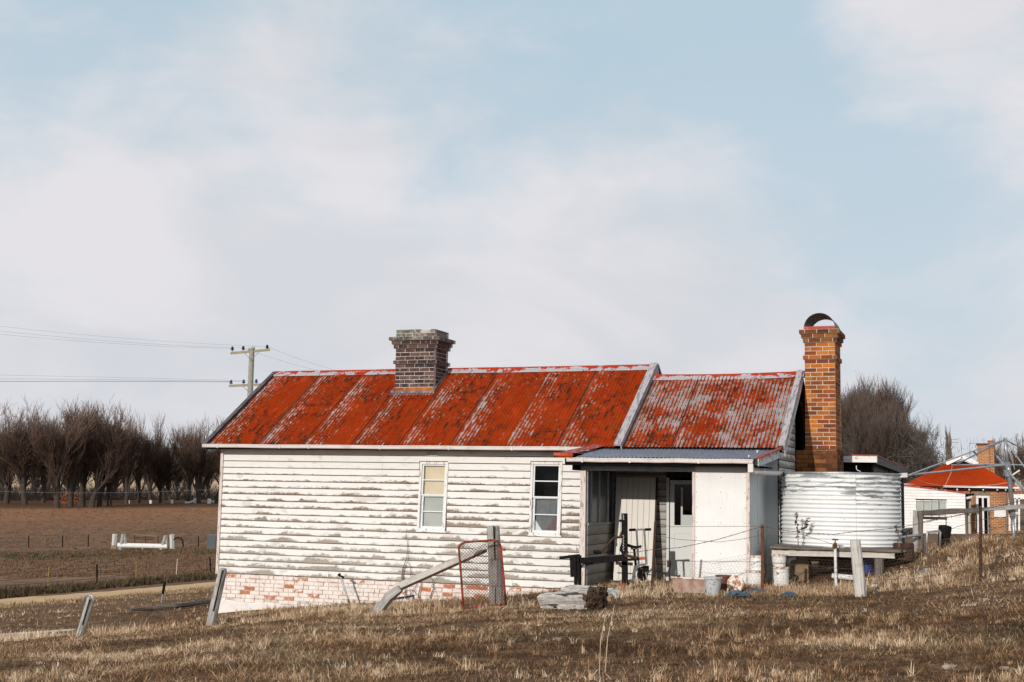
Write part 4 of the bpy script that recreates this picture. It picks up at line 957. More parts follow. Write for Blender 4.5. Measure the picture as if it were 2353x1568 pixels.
b0 = eb(1280, 1300); bike = root('exercise_bicycle', b0, 'old exercise bicycle with tall handlebar and black saddle by the porch', 'exercise bicycle')
part('handlebar', MB().tube([eb(1255, 470), eb(1420, 462)], .017, 8), M_chrome, bike)
for a, b in ((1163, 1262), (1412, 1505)): part('grip', MB().tube([eb(a, 474-(a-1163)*.03), eb(b, 470-(b-1163)*.02)], .026, 8), M_blackm, bike)
part('stem', MB().tube([eb(1278, 475), eb(1312, 1000)], .020, 8), M_chrome, bike)
part('stem', MB().tube([eb(1400, 475), eb(1432, 1000)], .020, 8), M_chrome, bike)
sb = MB(); c = eb(1225, 725)
vs = []; uv = []
for i in range(9):
    t = i/8; x = c.x-.17+.34*t; w = .09*(1-t)**.6+.022; zz_ = c.z+.02*math.cos(t*5)
    for k in range(8): a = 2*PI*k/8; vs.append((x, c.y+math.cos(a)*w, zz_+math.sin(a)*.035*(1-.4*t))); uv.append((0, 0))
sb.add(vs, [(i*8+k, i*8+(k+1) % 8, (i+1)*8+(k+1) % 8, (i+1)*8+k) for i in range(8) for k in range(8)]+[tuple(range(7, -1, -1)), tuple(range(64, 72))], uv)
part('saddle', sb, M_blackm, bike, smooth=True)
part('saddle_spring', MB().tube([eb(1190, 760), eb(1240, 780), eb(1290, 755)], .014, 6).tube([eb(1300, 748), eb(1350, 755)], .016, 6), M_chrome, bike)
part('seat_post', MB().tube([eb(1240, 770), eb(1268, 1030)], .026, 8), M_blackm, bike)
part('frame_leg', MB().tube([eb(1262, 1035), eb(1215, 1310)], .034, 8), M_whitem, bike)
part('frame_leg', MB().tube([eb(1310, 1000), eb(1265, 1320)], .036, 8), M_whitem, bike)
part('frame_leg', MB().tube([eb(1300, 1150), eb(1365, 1310)], .026, 8), M_whitem, bike)
part('frame_tube', MB().tube([eb(1262, 1035), eb(1310, 1020), eb(1432, 1010)], .022, 8), M_whitem, bike)
w0 = eb(1370, 1180); part('flywheel', MB().lathe([(.01, -.03), (.11, -.03), (.125, -.015), (.125, .015), (.11, .03), (.01, .03)], w0, 20, (.75, -.6, 0)), M_blackm, bike)
part('chain_guard', MB().beam(eb(1330, 1060), eb(1380, 1160), .07, .10), M_rustdk, bike)
part('console', MB().beam(eb(1385, 1078), eb(1465, 1080), .10, .11), M_blackm, bike)
part('fork', MB().tube([eb(1370, 1170), eb(1425, 1135), eb(1448, 1280)], .014, 6), M_chrome, bike)
part('pedal', MB().beam(eb(1325, 925), eb(1420, 918), .07, .05).beam(eb(1330, 905), eb(1400, 900), .02, .02), M_orange, bike)
part('foot', MB().beam(eb(1195, 1318), eb(1430, 1300), .05, .04), M_whitem, bike)
a = rg(1030, 1325, -1.95); b = rg(1200, 1315, -1.95)
mb = MB().tube([a, b], .085, 12); single('blue_container', mb, M_bluep, 'blue plastic container lying on the porch edge behind the steel upright', 'container')
c = G(*zg(1060, 1372))[0]; mb = MB().lathe([(.01, 0), (.045, 0), (.05, .07), (.01, .075)], c, 10); single('orange_cup', mb, M_orange, 'small orange cup in the dry grass below the porch', 'cup')

# ------------------------------------------------------------------ gate, strainer post and brace
zk = zc(1800, 2080, 3.92)
GD = 23.2
def gp(x, y, d=GD): return Vector(at(*zk(x, y), d))
base = G(*zk(740, 1320))[0]
pb = gp(745, 1325, 23.6); pt = gp(680, 100, 23.6); pb.z = gz(pb.x, pb.y)-.15
t = root('strainer_post', (pb.x, pb.y, pb.z+.15), 'thick split grey timber post behind the rusty wire gate', 'fence post')
mb = MB()
ctr = [pb.lerp(pt, k/6) for k in range(7)]
mb.tube(ctr, [.137, .135, .132, .128, .126, .124, .118], 12, jit=.05); part('post', mb, M_post, t)
tp = gp(686, 100, 23.45); tm = gp(706, 620, 23.45); part('crack', MB().beam(tm, tp, .016, .03), M_blackm, t)
for y in (630, 1045): 
    a = gp(610 if y < 700 else 640, y, 23.42); b = gp(800 if y < 700 else 820, y-10, 23.42); part('tie_wire', MB().tube([a, b], .005, 5), M_wire, t)
gt = root('wire_gate', gp(540, 1400), 'small rust red pipe gate with chain link mesh leaning on the thick post', 'gate')
cor = [gp(215, 1440), gp(195, 1180), gp(175, 900), gp(150, 600), gp(138, 440), gp(150, 400), gp(185, 370), gp(250, 352), gp(450, 335), gp(690, 318), gp(745, 335), gp(785, 390), gp(798, 430), gp(820, 700), gp(845, 950), gp(875, 1330)]
part('pipe_frame', MB().tube(cor, .021, 8), M_gatepipe, gt, smooth=True)
part('bottom_rail', MB().tube([gp(215, 1390), gp(450, 1360), gp(870, 1320)], .017, 8), M_gatepipe, gt, smooth=True)
def quadpt(s, t):
    Lx = 150+(222-150)*t; Rx = 790+(868-790)*t; Ty = 385-60*s; By = 1390-68*s
    return gp(Lx+(Rx-Lx)*s+0, Ty+(By-Ty)*t, GD)
mb = MB(); nu, nv = 26, 40; asp = nu/nv
def clipline(u0, du):
    pts = []
    for k in range(0, nv+1):
        v = k/nv; u = u0+du*k/nu
        if 0 <= u <= 1: pts.append((u, v))
    return pts
for i in range(-nv, nu+nv+1):
    for du in (1, -1):
        ps = clipline(i/nu, du)
        if len(ps) < 2: continue
        pts = []
        for j, (u, v) in enumerate(ps): pts.append(quadpt(u, v))
        if i % 2 == 0: mb.tube([pts[0], pts[len(pts)//2], pts[-1]], .0034, 4, cap=False)
part('chain_link_mesh', mb, M_mesh, gt)
hg = gp(815, 468); part('hinge', MB().box((hg.x-.05, hg.y-.03, hg.z-.02), (hg.x+.06, hg.y+.03, hg.z+.02)), M_gatepipe, gt)
a = gp(580, 440, 23.7); z5 = zc(1500, 1700, 1.96); b = Vector(at(*z5(150, 1292), 23.9))
br = root('brace_board', (b.x, b.y, b.z), 'long sawn board bracing the thick post, sloping down left behind the gate', 'brace')
mb = MB().beam(a+Vector((0, 0, .03)), b+Vector((0, 0, .03)), .035, .115, up=(0, 0, 1), jit=.004, seg=6); part('board', mb, M_plank, br)
mb = MB().beam(a+Vector((0, -.012, -.055)), b+Vector((0, -.012, -.055)), .05, .045); part('underside_shade', mb, M_rustdk, br)  # dark strip added for the shaded underside of the board
c = Vector(at(*z5(-10, 1432), 23.9)); c.z = gz(c.x, c.y)-.06
mb = MB().tube([b+Vector((.12, .03, .03)), b.lerp(c, .25), b.lerp(c, .5), b.lerp(c, .75), c], [.08, .12, .115, .10, .09], 6, jit=.28); single('fallen_post', mb, M_post, 'splintered grey post lying at the foot of the brace board', 'fallen post')
# left leaning posts
def leanpost(px0, py0, px1, py1, w, m, lab, d=None, nm='leaning_post'):
    b_, t_ = G(px0, py0); b_ = Vector(b_); tp_ = Vector(at(px1, py1, t_+.15))
    v = (b_-tp_).normalized(); mb = MB().tube([b_+v*.2, b_, b_.lerp(tp_, .35), b_.lerp(tp_, .7), b_.lerp(tp_, .96), tp_], [w*1.05, w*1.05, w, w*.93, w*.9, w*.7], 9, jit=.10)
    t = root(nm, b_, lab, 'fence post'); part('post', mb, m, t); return t, b_, tp_
t1, bb, tt = leanpost(483, 1437, 513, 1306, .098, M_post, 'grey split post leaning right at the left corner of the cottage')
part('dark_split', MB().beam(bb.lerp(tt, .25)+Vector((.055, -.085, 0)), bb.lerp(tt, .97)+Vector((.05, -.085, 0)), .018, .02), M_blackm, t1)
t2, bb, tt = leanpost(182, 1463, 209, 1372, .082, M_post, 'short grey post leaning right near the dirt road, wire looped over its top')
part('wire_loop', MB().tube([tt+Vector((-.10, -.1, -.12)), tt+Vector((-.09, -.1, .0)), tt+Vector((0, -.1, .05)), tt+Vector((.1, -.1, .03)), tt+Vector((.14, -.08, -.05)), tt+Vector((.13, -.08, -.12))], .017, 7), M_galv, t2, smooth=True)
part('dark_split', MB().beam(bb.lerp(tt, .3)+Vector((.045, -.07, 0)), bb.lerp(tt, .95)+Vector((.04, -.07, 0)), .018, .02), M_blackm, t2)
# small steel picket by the road
b_, d_ = G(371, 1385); p1 = Vector(at(374, 1365, d_)); p2 = Vector(at(379, 1337, d_))
t = root('steel_picket', b_, 'short lone steel picket, pale below and black above, beside the dirt road', 'picket')
part('shaft', MB().tube([Vector(b_), p1], .03, 6), M_galv, t); part('cap_sleeve', MB().tube([p1, p2], .055, 6), M_blackm, t)
# fallen rail and rolled netting
a = Vector(G(-60, 1464)[0]); b = Vector(G(172, 1448)[0])
mb = MB().beam(a+Vector((0, 0, .005)), b+Vector((0, 0, .005)), .08, .05, jit=.012, seg=8); single('fallen_rail', mb, M_post, 'long pale rail lying in the grass left of the short leaning post', 'rail')
mb = MB(); pts = [Vector(G(px, py)[0])+Vector((0, 0, .09)) for px, py in ((300, 1409), (350, 1405), (400, 1401), (440, 1396), (480, 1389))]
mb.tube(pts, [.04, .06, .08, .08, .07], 8, jit=.3); single('netting_roll', mb, M_post_dark, 'dark flattened roll of wire netting lying left of the cottage', 'netting roll')
# leaning standpipe before the plinth
p1 = Vector(at_y(782, 1324, -.55)); p0 = Vector(at_y(806, 1398, -.55)); p0.z = gz(p0.x, p0.y)-.05
t = root('leaning_standpipe', p0, 'thin grey standpipe with black tap leaning left before the brick plinth', 'tap')
part('pipe', MB().tube([p0, p1], .022, 8), M_galv, t); part('rusty_foot', MB().tube([p0, p0.lerp(p1, .25)], .027, 8), M_rustm, t)
part('tap', MB().tube([p1+Vector((-.06, 0, .03)), p1, p1+Vector((.09, 0, -.03))], .026, 7).tube([p1, p1+Vector((-.02, 0, .07))], .02, 6), M_blackm, t)
# blue bar on the ground
a = Vector(G(882, 1389)[0]); b = Vector(G(976, 1378)[0]); a.z += .08; b.z += .13
single('blue_bar', MB().beam(a, b, .05, .045, seg=2), M_bluedeep, 'deep blue metal bar lying in the grass under the brace board', 'bar')
# vines on the wall
rv = random.Random(5)
def vine(pts, r, mbx):
    out = []
    for i in range(len(pts)-1):
        a, b = Vector(pts[i]), Vector(pts[i+1])
        for k in range(4): out.append(a.lerp(b, k/4)+Vector((rv.uniform(-.015, .015), rv.uniform(-.01, .01), rv.uniform(-.01, .01))))
    out.append(Vector(pts[-1])); mbx.tube(out, [r*(1-.6*i/len(out)) for i in range(len(out))], 5)
def wp(x, y, Y=-.09): return at_y(*z5(x, y), Y)
mb = MB()
vine([wp(210, 1250), wp(215, 1130), wp(245, 1060), wp(252, 950), wp(248, 850)], .012, mb)
vine([wp(285, 1230), wp(275, 1120), wp(252, 1040)], .010, mb); vine([wp(245, 1370), wp(235, 1250), wp(215, 1180), wp(225, 1120), wp(250, 1110)], .014, mb)
vine([wp(250, 1370), wp(300, 1290), wp(340, 1230), wp(360, 1150)], .010, mb); vine([wp(340, 1360), wp(350, 1280), wp(365, 1240)], .014, mb)
vine([wp(430, 1360), wp(460, 1270), wp(445, 1200), wp(420, 1190)], .012, mb); vine([wp(470, 1290), wp(440, 1260), wp(500, 1180), wp(600, 1160)], .007, mb)
vine([wp(200, 1400), wp(250, 1300), wp(290, 1290), wp(380, 1390)], .008, mb)
single('dead_vine', mb, M_bark_pale, 'dead climbing vine on the white boards above the brace board', 'vine')

# ------------------------------------------------------------------ yard fence: pickets, post, wires, netting
FP = [(1502, 1360, 1187, 'p'), (1752, 1362, 1206, 'p'), (1978, 1371, 1240, 'w'), (2253, 1337, 1164, 'p'), (2480, 1330, 1150, 'p')]
fb = []
for px, yb, yt, k in FP: P_, d_ = G(px, yb); fb.append((Vector(P_), d_, Vector(at(px, yt, d_))))
fence = root('yard_fence', fb[2][0], 'barbed wire and netting fence on rusty steel pickets crossing before the porch and tank', 'fence')
for (px, yb, yt, k), (B, d_, T) in zip(FP, fb):
    if k == 'p':
        if px == 1502: T = Vector(at(1506, 1200, d_)); B2 = Vector(at(1497, 1362, d_)); part('picket', MB().beam(B2-Vector((0, 0, .1)), T, .04, .04), M_rustdk, fence)
        else: part('picket', MB().beam(B-Vector((0, 0, .1)), T, .052, .045), M_rustdk if px > 1800 else M_rustm, fence)
    else:
        T = Vector(at(1965, 1242, d_)); mb = MB().tube([B-Vector((0, 0, .15)), B, B.lerp(T, .5), T], [.10, .098, .095, .088], 10, jit=.06); part('wooden_post', mb, M_post_white, fence, label='whitish wooden post leaning left')
def W(px, py, i=None):   # a point on the fence plane at the depth interpolated between posts
    xs_ = [p[0] for p in FP]; ds = [b[1] for b in fb]; return Vector(at(px, py, float(np.interp(px, xs_, ds))-.06))
def sagline(a, b, sag, n=10):
    return [a.lerp(b, t/n)+Vector((0, 0, -sag*4*(t/n)*(1-t/n))) for t in range(n+1)]
def wire(pts, r, m, nm, par, barbs=False):
    mb = MB(); mb.tube(pts, r, 5, cap=False)
    if barbs:
        L = 0
        for i in range(len(pts)-1):
            a, b = pts[i], pts[i+1]; n = max(1, int((b-a).length/.11))
            for k in range(n):
                c = a.lerp(b, k/n); v = Vector((rv.uniform(-1, 1), rv.uniform(-1, 1), rv.uniform(-1, 1))).normalized()*.02
                mb.tube([c-v, c+v], .0045, 4)
    return part(nm, mb, m, par)
l1 = [W(1400, 1275)]+sagline(W(1400, 1275), W(1502, 1262), .0, 3)[1:]+sagline(W(1502, 1262), W(1752, 1206+3), .12)[1:]+sagline(W(1752, 1209), W(1968, 1228), .03)[1:]+[W(1868, 1225)][:0]
wire([W(1440, 1272), W(1502, 1263), W(1560, 1259), W(1604, 1250), W(1650, 1240), W(1752, 1210)], .0055, M_wire, 'barbed_wire', fence, True)
wire([W(1752, 1210), W(1800, 1219), W(1860, 1226), W(1915, 1228), W(1965, 1222), W(2060, 1214), W(2120, 1202), W(2253, 1173), W(2480, 1120)], .0055, M_wire, 'barbed_wire', fence, True)
wire([W(1502, 1200), W(1540, 1211), W(1640, 1210), W(1752, 1196+14)], .004, M_wire, 'plain_wire', fence)
wire([W(1752, 1230), W(1700, 1240), W(1650, 1246), W(1560, 1240), W(1502, 1230)], .004, M_wire, 'plain_wire', fence)
wire([W(1752, 1232), W(1840, 1228), W(1930, 1256), W(1975, 1262), W(2100, 1255), W(2253, 1223), W(2480, 1170)], .004, M_wire, 'plain_wire', fence)
wire([W(1502, 1290), W(1630, 1290), W(1752, 1292), W(1975, 1310), W(2253, 1300), W(2480, 1280)], .004, M_wire, 'plain_wire', fence)
wire([W(1975, 1335), W(2100, 1330), W(2253, 1305), W(2480, 1290)], .004, M_wire, 'plain_wire', fence)
# hexagonal netting
def netting(xs_, tops, bots, cell=.062):
    mb = MB(); P = lambda x, t: W(x, float(np.interp(x, xs_, tops))*(1-t)+float(np.interp(x, xs_, bots))*t)
    x = xs_[0]; cols = []
    ppm = FPX/22.0; stepx = cell*ppm
    nx_ = int((xs_[-1]-xs_[0])/stepx); ny = 13
    for i in range(nx_):
        for j in range(ny):
            x0 = xs_[0]+i*stepx+(stepx/2 if j % 2 else 0); dy_ = 1/ny
            c = P(x0, (j+rv.uniform(-.12, .12))/ny); d1 = P(x0+stepx/2, (j+.35)/ny); d2 = P(x0-stepx/2, (j+.35)/ny); e = P(x0+stepx/2, (j+1)/ny)
            for a, b in ((c, d1), (c, d2), (d1, e)): mb.tube([a, b], .0014, 3, cap=False)
    return part('netting', mb, M_net, fence, kind='stuff')
netting([1502, 1620, 1752, 1860, 1975, 2100, 2253, 2353, 2480], [1285, 1292, 1266, 1284, 1290, 1262, 1222, 1205, 1190], [1358, 1366, 1358, 1372, 1370, 1360, 1335, 1322, 1310])

# dried thistle in front of the tank, tuft weeds
def weed(nm, px, py, H, lab, n=9, seed=1, m=M_rustm, Y=None):
    r_ = random.Random(seed); P_ = Vector(at_y(px, py, Y)) if Y is not None else Vector(G(px, py)[0]); t = root(nm, P_, lab, 'dry plant'); mb = MB(); lf = MB()
    for s_ in range(2):
        top = P_+Vector((-.02+s_*.13 if s_ else -.05, 0, H*(1-.12*s_)))
        mid = P_.lerp(top, .5)+Vector((.02, 0, 0)); pts = [P_-Vector((0, 0, .02)), mid, top] if not s_ else [P_.lerp(P_+Vector((0, 0, H)), .45), mid+Vector((.07, 0, .05)), top+Vector((.1, 0, 0))]
        mb.tube(pts, [.010, .008, .005], 5)
        for k in range(n*3):
            t_ = r_.uniform(.25, 1); c = (pts[0].lerp(pts[1], t_*2) if t_ < .5 else pts[1].lerp(pts[2], t_*2-1))
            v = Vector((r_.uniform(-1, 1), r_.uniform(-1, 1), r_.uniform(-.4, 1))).normalized(); w = v.orthogonal().normalized()*.018; e_ = c+v*r_.uniform(.03, .07)
            lf.add([c, c.lerp(e_, .6)+w, e_, c.lerp(e_, .6)-w], [(0, 1, 2, 3)])
    part('stem', mb, M_bark_pale, t); part('leaf_cluster', lf, M_rustdk, t, kind='stuff')
weed('dry_thistle', 1834, 1252, .62, 'dried brown thistle standing against the white tank', 12, 2, Y=-1.5)
weed('dry_weed', 2066, 1255, .38, 'small dry weed at the right edge of the white tank', 8, 5, Y=-1.5)

# ------------------------------------------------------------------ things on the ground
z7 = zc(2200, 1750, 2.09)
P_ = G(*z7(1165, 1300))[0]; bx, by, bz = P_; mb = MB(); mb.hexa([(bx-.28, by, bz-.02), (bx+.28, by, bz-.02), (bx+.28, by+.25, bz-.02), (bx-.28, by+.25, bz-.02), (bx-.31, by-.02, bz+.25), (bx+.31, by-.02, bz+.25), (bx+.31, by+.27, bz+.25), (bx-.31, by+.27, bz+.25)])
tb = root('pink_tub', P_, 'pinkish rusty rectangular tub in the grass before the white porch wall', 'tub'); part('tub', mb, M_pink, tb)
mb = MB(); mb.beam((bx-.33, by-.03, bz+.26), (bx+.33, by-.03, bz+.26), .025, .03); part('rim', mb, M_rustlid, tb)
P_ = G(*z7(1362, 1322))[0]; bucket(P_, .105, .155, .31, M_pale, 'pale bluish tapered bucket with dark smudges at the foot of the white porch wall', None, nm='pale_bucket', cat='bucket')
P_ = G(*zt_(185, 1297))[0]; bucket(P_, .105, .135, .26, M_tin, 'dark rusty open tin between the pale bucket and the round lid', None, nm='rusty_tin', cat='tin')
P_ = Vector(G(*zt_(278, 1308))[0]); ax = Vector((.05, -1, .15))
lid = root('round_drum', P_, 'white drum lying on its side showing a rust ringed round lid', 'drum'); c = P_+Vector((0, 0, .14))
part('shell', MB().lathe([(.01, -.22), (.14, -.22), (.14, .0)], c, 24, ax), M_rustlid, lid); part('lid', MB().lathe([(.15, -.01), (.15, .012), (.125, .018), (.12, .006), (.01, .006)], c, 24, ax), M_rustlid, lid)
def rag(px, py, s_, m, lab, seed, nm='blue_rag', cat='rag'):
    r_ = random.Random(seed); P_ = Vector(G(px, py)[0]); mb = MB(); n = 7; vs = []
    for i in range(n):
        for j in range(n):
            u, v = i/(n-1)-.5, j/(n-1)-.5; vs.append(P_+Vector((u*s_+r_.uniform(-.02, .02), v*s_*.6, .02+max(0, .14-.3*(u*u+v*v))*s_*r_.uniform(.3, 2.2))))
    mb.add(vs, [(i*n+j, (i+1)*n+j, (i+1)*n+j+1, i*n+j+1) for i in range(n-1) for j in range(n-1)]); single(nm, mb, m, lab, cat)
rag(*zt_(428, 1318), .30, M_bluep, 'crumpled blue rag just left of the picket by the porch corner', 1)
rag(*zt_(300, 1352), .40, M_bluep, 'crumpled dark blue rag in the grass below the round drum lid', 2)
rag(*zt_(700, 1350), .26, M_bluep, 'faded blue rag in the grass below the two stacked white drums', 3)
rag(2122, 1318, .22, M_bluep, 'faded blue plastic scrap in the grass right of the tank', 4, 'blue_scrap', 'litter')
rag(2015, 1352, .22, M_stone, 'pale scrap of plastic in the grass right of the leaning white post', 5, 'plastic_scrap', 'litter')
zl = zc(2000, 2250, 2.353)
def log(p, q, r0, r1, m, lab, seed=0):
    a = Vector(G(*zl(*p))[0]); b = Vector(G(*zl(*q))[0]); a.z += r0*.75; b.z += r1*.75; mb = MB(); n = 9; pts = [a.lerp(b, k/n) for k in range(n+1)]
    vs = []; t = root('log', a.lerp(b, .5)-Vector((0, 0, r0*.7)), lab, 'log'); r_ = random.Random(seed); ns_ = 14; ph = [1+r_.uniform(-.16, .14) for _ in range(ns_)]; uv = []
    d = (b-a).normalized(); u = Vector((0, 0, 1)); w = d.cross(u).normalized(); u = w.cross(d)
    for i, c in enumerate(pts):
        rr = r0+(r1-r0)*i/n
        for k in range(ns_): an = 2*PI*k/ns_; q_ = rr*ph[k]*(1+r_.uniform(-.05, .05)); vs.append(c+u*math.sin(an)*q_*.8+w*math.cos(an)*q_); uv.append((k*.06, i*.2))
    fs = [(i*ns_+k, i*ns_+(k+1) % ns_, (i+1)*ns_+(k+1) % ns_, (i+1)*ns_+k) for i in range(n) for k in range(ns_)]+[tuple(range(ns_-1, -1, -1)), tuple(range(n*ns_, (n+1)*ns_))]
    mb.add(vs, fs, uv); part('trunk', mb, m, t); return t, b, r1
lt, e_, r1 = log((440, 440), (870, 455), .19, .22, M_log, 'thick bleached log with a dark rotten end lying in front of the porch', 1)
mb = MB(); r_ = random.Random(8)
for k in range(150):
    v = Vector((r_.uniform(-.4, 1), r_.uniform(-1, 1), r_.uniform(-.6, 1)))*.22; c = e_+v*.85; s_ = r_.uniform(.012, .04); mb.hexa([c+Vector((i*s_, j*s_, k_*s_))+Vector((r_.uniform(-.02, .02),)*3) for k_ in (-1, 1) for i, j in ((-1, -1), (1, -1), (1, 1), (-1, 1))])
part('rotten_end', mb, M_rot, lt)
log((640, 322), (1075, 340), .14, .12, M_log, 'thinner bleached log lying behind the thick rotten log', 2)
a = Vector(G(*zl(150, 420))[0]); b = Vector(G(*zl(300, 405))[0]); single('post_shadow_strip', MB().beam(a+Vector((0, 0, .04)), b+Vector((0, 0, .05)), .12, .06, seg=3, jit=.01), M_post_dark, 'dark strip standing in for the gate post shadow, right of the gate', 'timber')  # dark piece laid on the grass as the gate post's cast shadow
for i, (x, y, s_, lab) in enumerate(((540, 740, .05, 'pale stone in the grass left of the tall dry stalks'), (1410, 470, .05, 'pale stone in the grass below the steel rig and porch'), (105, 760, .04, 'small pale stone at the left of the lower foreground grass'), (2190, 545, .045, 'small pale stone in the grass below the blue rags'))):
    P_ = Vector(G(*zl(x, y))[0]); mb = MB(); r_ = random.Random(i); pr = [(.01, 0), (s_, .0), (s_*1.1, s_*.35), (s_*.7, s_*.7), (.01, s_*.75)]; mb.lathe(pr, P_, 9); mb.v = [(v[0]+r_.uniform(-.2, .2)*s_, v[1]+r_.uniform(-.2, .2)*s_, v[2]) for v in mb.v]; single('stone', mb, M_rock, lab, 'stone')
for i, (x, y, s_, lab) in enumerate(((1710, 1128, .06, 'large pale stone near the bottom right of the foreground grass'), (2190, 1135, .045, 'pale stone at the far bottom right of the foreground'), (2030, 540, .045, 'pale stone in the grass below the tall steel picket at right'))):
    P_ = Vector(G(*zc(3000, 2150, 2.147)(x, y))[0]); mb = MB(); r_ = random.Random(i+9); pr = [(.01, 0), (s_, .0), (s_*1.1, s_*.3), (s_*.7, s_*.55), (.01, s_*.6)]; mb.lathe(pr, P_, 9); mb.v = [(v[0]+r_.uniform(-.25, .25)*s_, v[1]+r_.uniform(-.25, .25)*s_, v[2]) for v in mb.v]; single('stone', mb, M_rock, lab, 'stone')

# ------------------------------------------------------------------ right side: rail fence, clothes hoist, far buildings
zB = zc(3600, 1700, 3.135)
def rb_(x, y, d): return Vector(at(*zB(x, y), d))
rf = root('rail_fence', rb_(225, 1560, 26), 'weathered post and rail fence right of the tank', 'fence')
for x0, x1, yt in ((165, 222, 1080), (232, 285, 1085)):
    c = (x0+x1)/2; B = rb_(c, 1560, 26); B.z = gz(B.x, B.y)-.1; T = rb_(c, yt, 26); mb = MB().beam(B, T, (x1-x0)/3.135*.57446*26/FPX, .16, up=(0, -1, 0), jit=.008, seg=4); part('post', mb, M_post_dark if x0 > 200 else M_post, rf)
a, b, c = rb_(285, 1108, 26), rb_(975, 1068, 26.5), rb_(1700, 1010, 27); part('rail', MB().beam(a, b, .06, .10, jit=.012, seg=6), M_post_dark, rf); part('rail', MB().beam(b-Vector((0.05, 0, 0)), c, .05, .075, jit=.012, seg=6), M_post, rf)
for x, yt, yb, d in ((825, 1095, 1340, 32), (1115, 1075, 1405, 30), (885, 1130, 1320, 34), (575, 1145, 1330, 34)):
    B = rb_(x+10, yb, d); T = rb_(x, yt, d); part('thin_post', MB().beam(B-Vector((0, 0, .3)), T, .05 if x in (825, 1115) else .025, .05), M_post_dark, rf)
wire([rb_(285, 1215, 26), rb_(560, 1165, 26.3), rb_(825, 1120, 26.5)], .006, M_wire, 'barbed_wire', rf, True)
wire([rb_(0, 1460, 26), rb_(285, 1390, 26), rb_(560, 1330, 26.3), rb_(975, 1195, 26.5), rb_(1555, 1130, 27)], .005, M_wire, 'plain_wire', rf)
h = root('clothes_hoist', G(2335, 1254)[0], 'galvanised rotary clothes hoist with long drooping arms at the right edge', 'clothes hoist')
HD = 27
def hb(x, y, d=HD): return Vector(at(*zB(x, y), d))
Bh = hb(1440, 1515); Bh.z = gz(Bh.x, Bh.y)-.1
part('mast', MB().tube([hb(1415, 1150), hb(1370, 600), hb(1345, 480)], .048, 10), M_galv, h, smooth=True)
part('upper_mast', MB().tube([hb(1352, 500), hb(1315, 185)], .034, 10), M_galv, h, smooth=True)
part('lower_mast', MB().tube([Bh, hb(1412, 1150)], .036, 10), M_galv, h, smooth=True)
part('collar', MB().tube([hb(1417, 1180), hb(1402, 1060)], [.05, .085], 10), M_galv, h); part('crank_box', MB().tube([hb(1360, 640), hb(1345, 570)], .075, 10), M_galv, h)
part('hub', MB().tube([hb(1300, 180), hb(1332, 182)], .04, 8), M_galv, h); part('hub', MB().tube([hb(1350, 530), hb(1344, 470)], .06, 8), M_galv, h)
part('winder_handle', MB().tube([hb(1410, 1100), hb(1470, 1105)], .05, 7), M_whitem, h)
ends = [hb(95, 632, 26), hb(650, 505, 28.5), hb(1900, 520, 28), hb(2000, 760, 25.5)]
hubp = hb(1345, 500)
for e_ in ends[:3]: part('arm', MB().tube([hubp, e_], .021, 8), M_galv, h)
top = hb(1310, 185)
for e_ in (hb(140, 618, 26), hb(720, 490, 28.3), hb(1800, 420, 28), hb(1640, 640, 26)): part('stay', MB().tube([top, e_], .015, 7), M_galv, h)
part('arm', MB().tube([hb(1210, 390, 27.5), hb(1345, 560), hb(1420, 660, 26.6), hb(1600, 860, 26)], .024, 7), M_galv, h); part('stay', MB().tube([hb(1395, 640), hb(1500, 570)], .016, 7), M_whitem, h)
for pts in ([hb(100, 645, 26), hb(330, 730, 26.8), hb(560, 775, 27.5), hb(640, 600, 28), hb(655, 510, 28.5)], [hb(520, 800, 27), hb(560, 775, 27.4), hb(900, 775, 28), hb(1200, 750, 28), hb(1560, 690, 28)], [hb(1275, 220), hb(1190, 370), hb(1030, 500)], [hb(1335, 200), hb(1400, 430), hb(1440, 560)]):
    part('line', MB().tube(pts, .0055, 4), M_cond if pts[0] == hb(1275, 220) else M_stone, h)
# pipe stand, black bin, curved rusty sheet
t = root('pipe_stand', rb_(420, 1560, 25), 'grey bent pipe stand in the grass under the rail fence', 'pipe stand')
part('frame', MB().tube([rb_(335, 1568, 25)-Vector((0, 0, .1)), rb_(338, 1360, 25), rb_(350, 1345, 25), rb_(490, 1330, 25.3), rb_(505, 1345, 25.3), rb_(500, 1530, 25.3)], .022, 8), M_galv, t, smooth=True)
single('pipe_rail', MB().tube([rb_(-10, 1412, 25.5), rb_(235, 1385, 25.8)], .03, 8), M_galv, 'grey horizontal pipe from the tank to the thick fence posts', 'pipe')
c = rb_(540, 1530, 25.6); single('black_bin', MB().lathe([(.01, 0), (.10, 0), (.13, .38), (.12, .42), (.01, .44)], c, 14, (.12, 0, 1)), M_blackm, 'black bin leaning beside the pipe stand', 'bin')
mb = MB(); vs = []
for k in range(9):
    p_ = rb_(560+k*29, 1375-0+[0, 5, 10, 12, 14, 16, 22, 45, 85][k], 25.8); vs += [p_, p_+Vector((0, .5, -.02))]
mb.add(vs, [(2*k, 2*k+2, 2*k+3, 2*k+1) for k in range(8)]); mb.add([v+Vector((0, 0, -.01)) for v in vs], [(2*k+1, 2*k+3, 2*k+2, 2*k) for k in range(8)]); single('curved_sheet', mb, M_rustm, 'curved rusty metal sheet behind the black bin', 'metal sheet')
t = root('timber_pile', rb_(80, 1450, 27.5), 'stack of grey timbers between the tank and the rail fence', 'timber pile')
for k in range(3): part('timber', MB().beam(rb_(10, 1325+k*28, 27.5), rb_(170, 1312+k*30, 27.5), .3, .07), M_post_dark if k == 1 else M_post, t)
c = rb_(45, 1560, 25.2); single('dark_drum', MB().lathe([(.01, -.2), (.2, -.2), (.2, .09), (.19, .12), (.01, .12)], c, 18), M_rustdk, 'dark drum at the right end of the tank stand', 'drum')

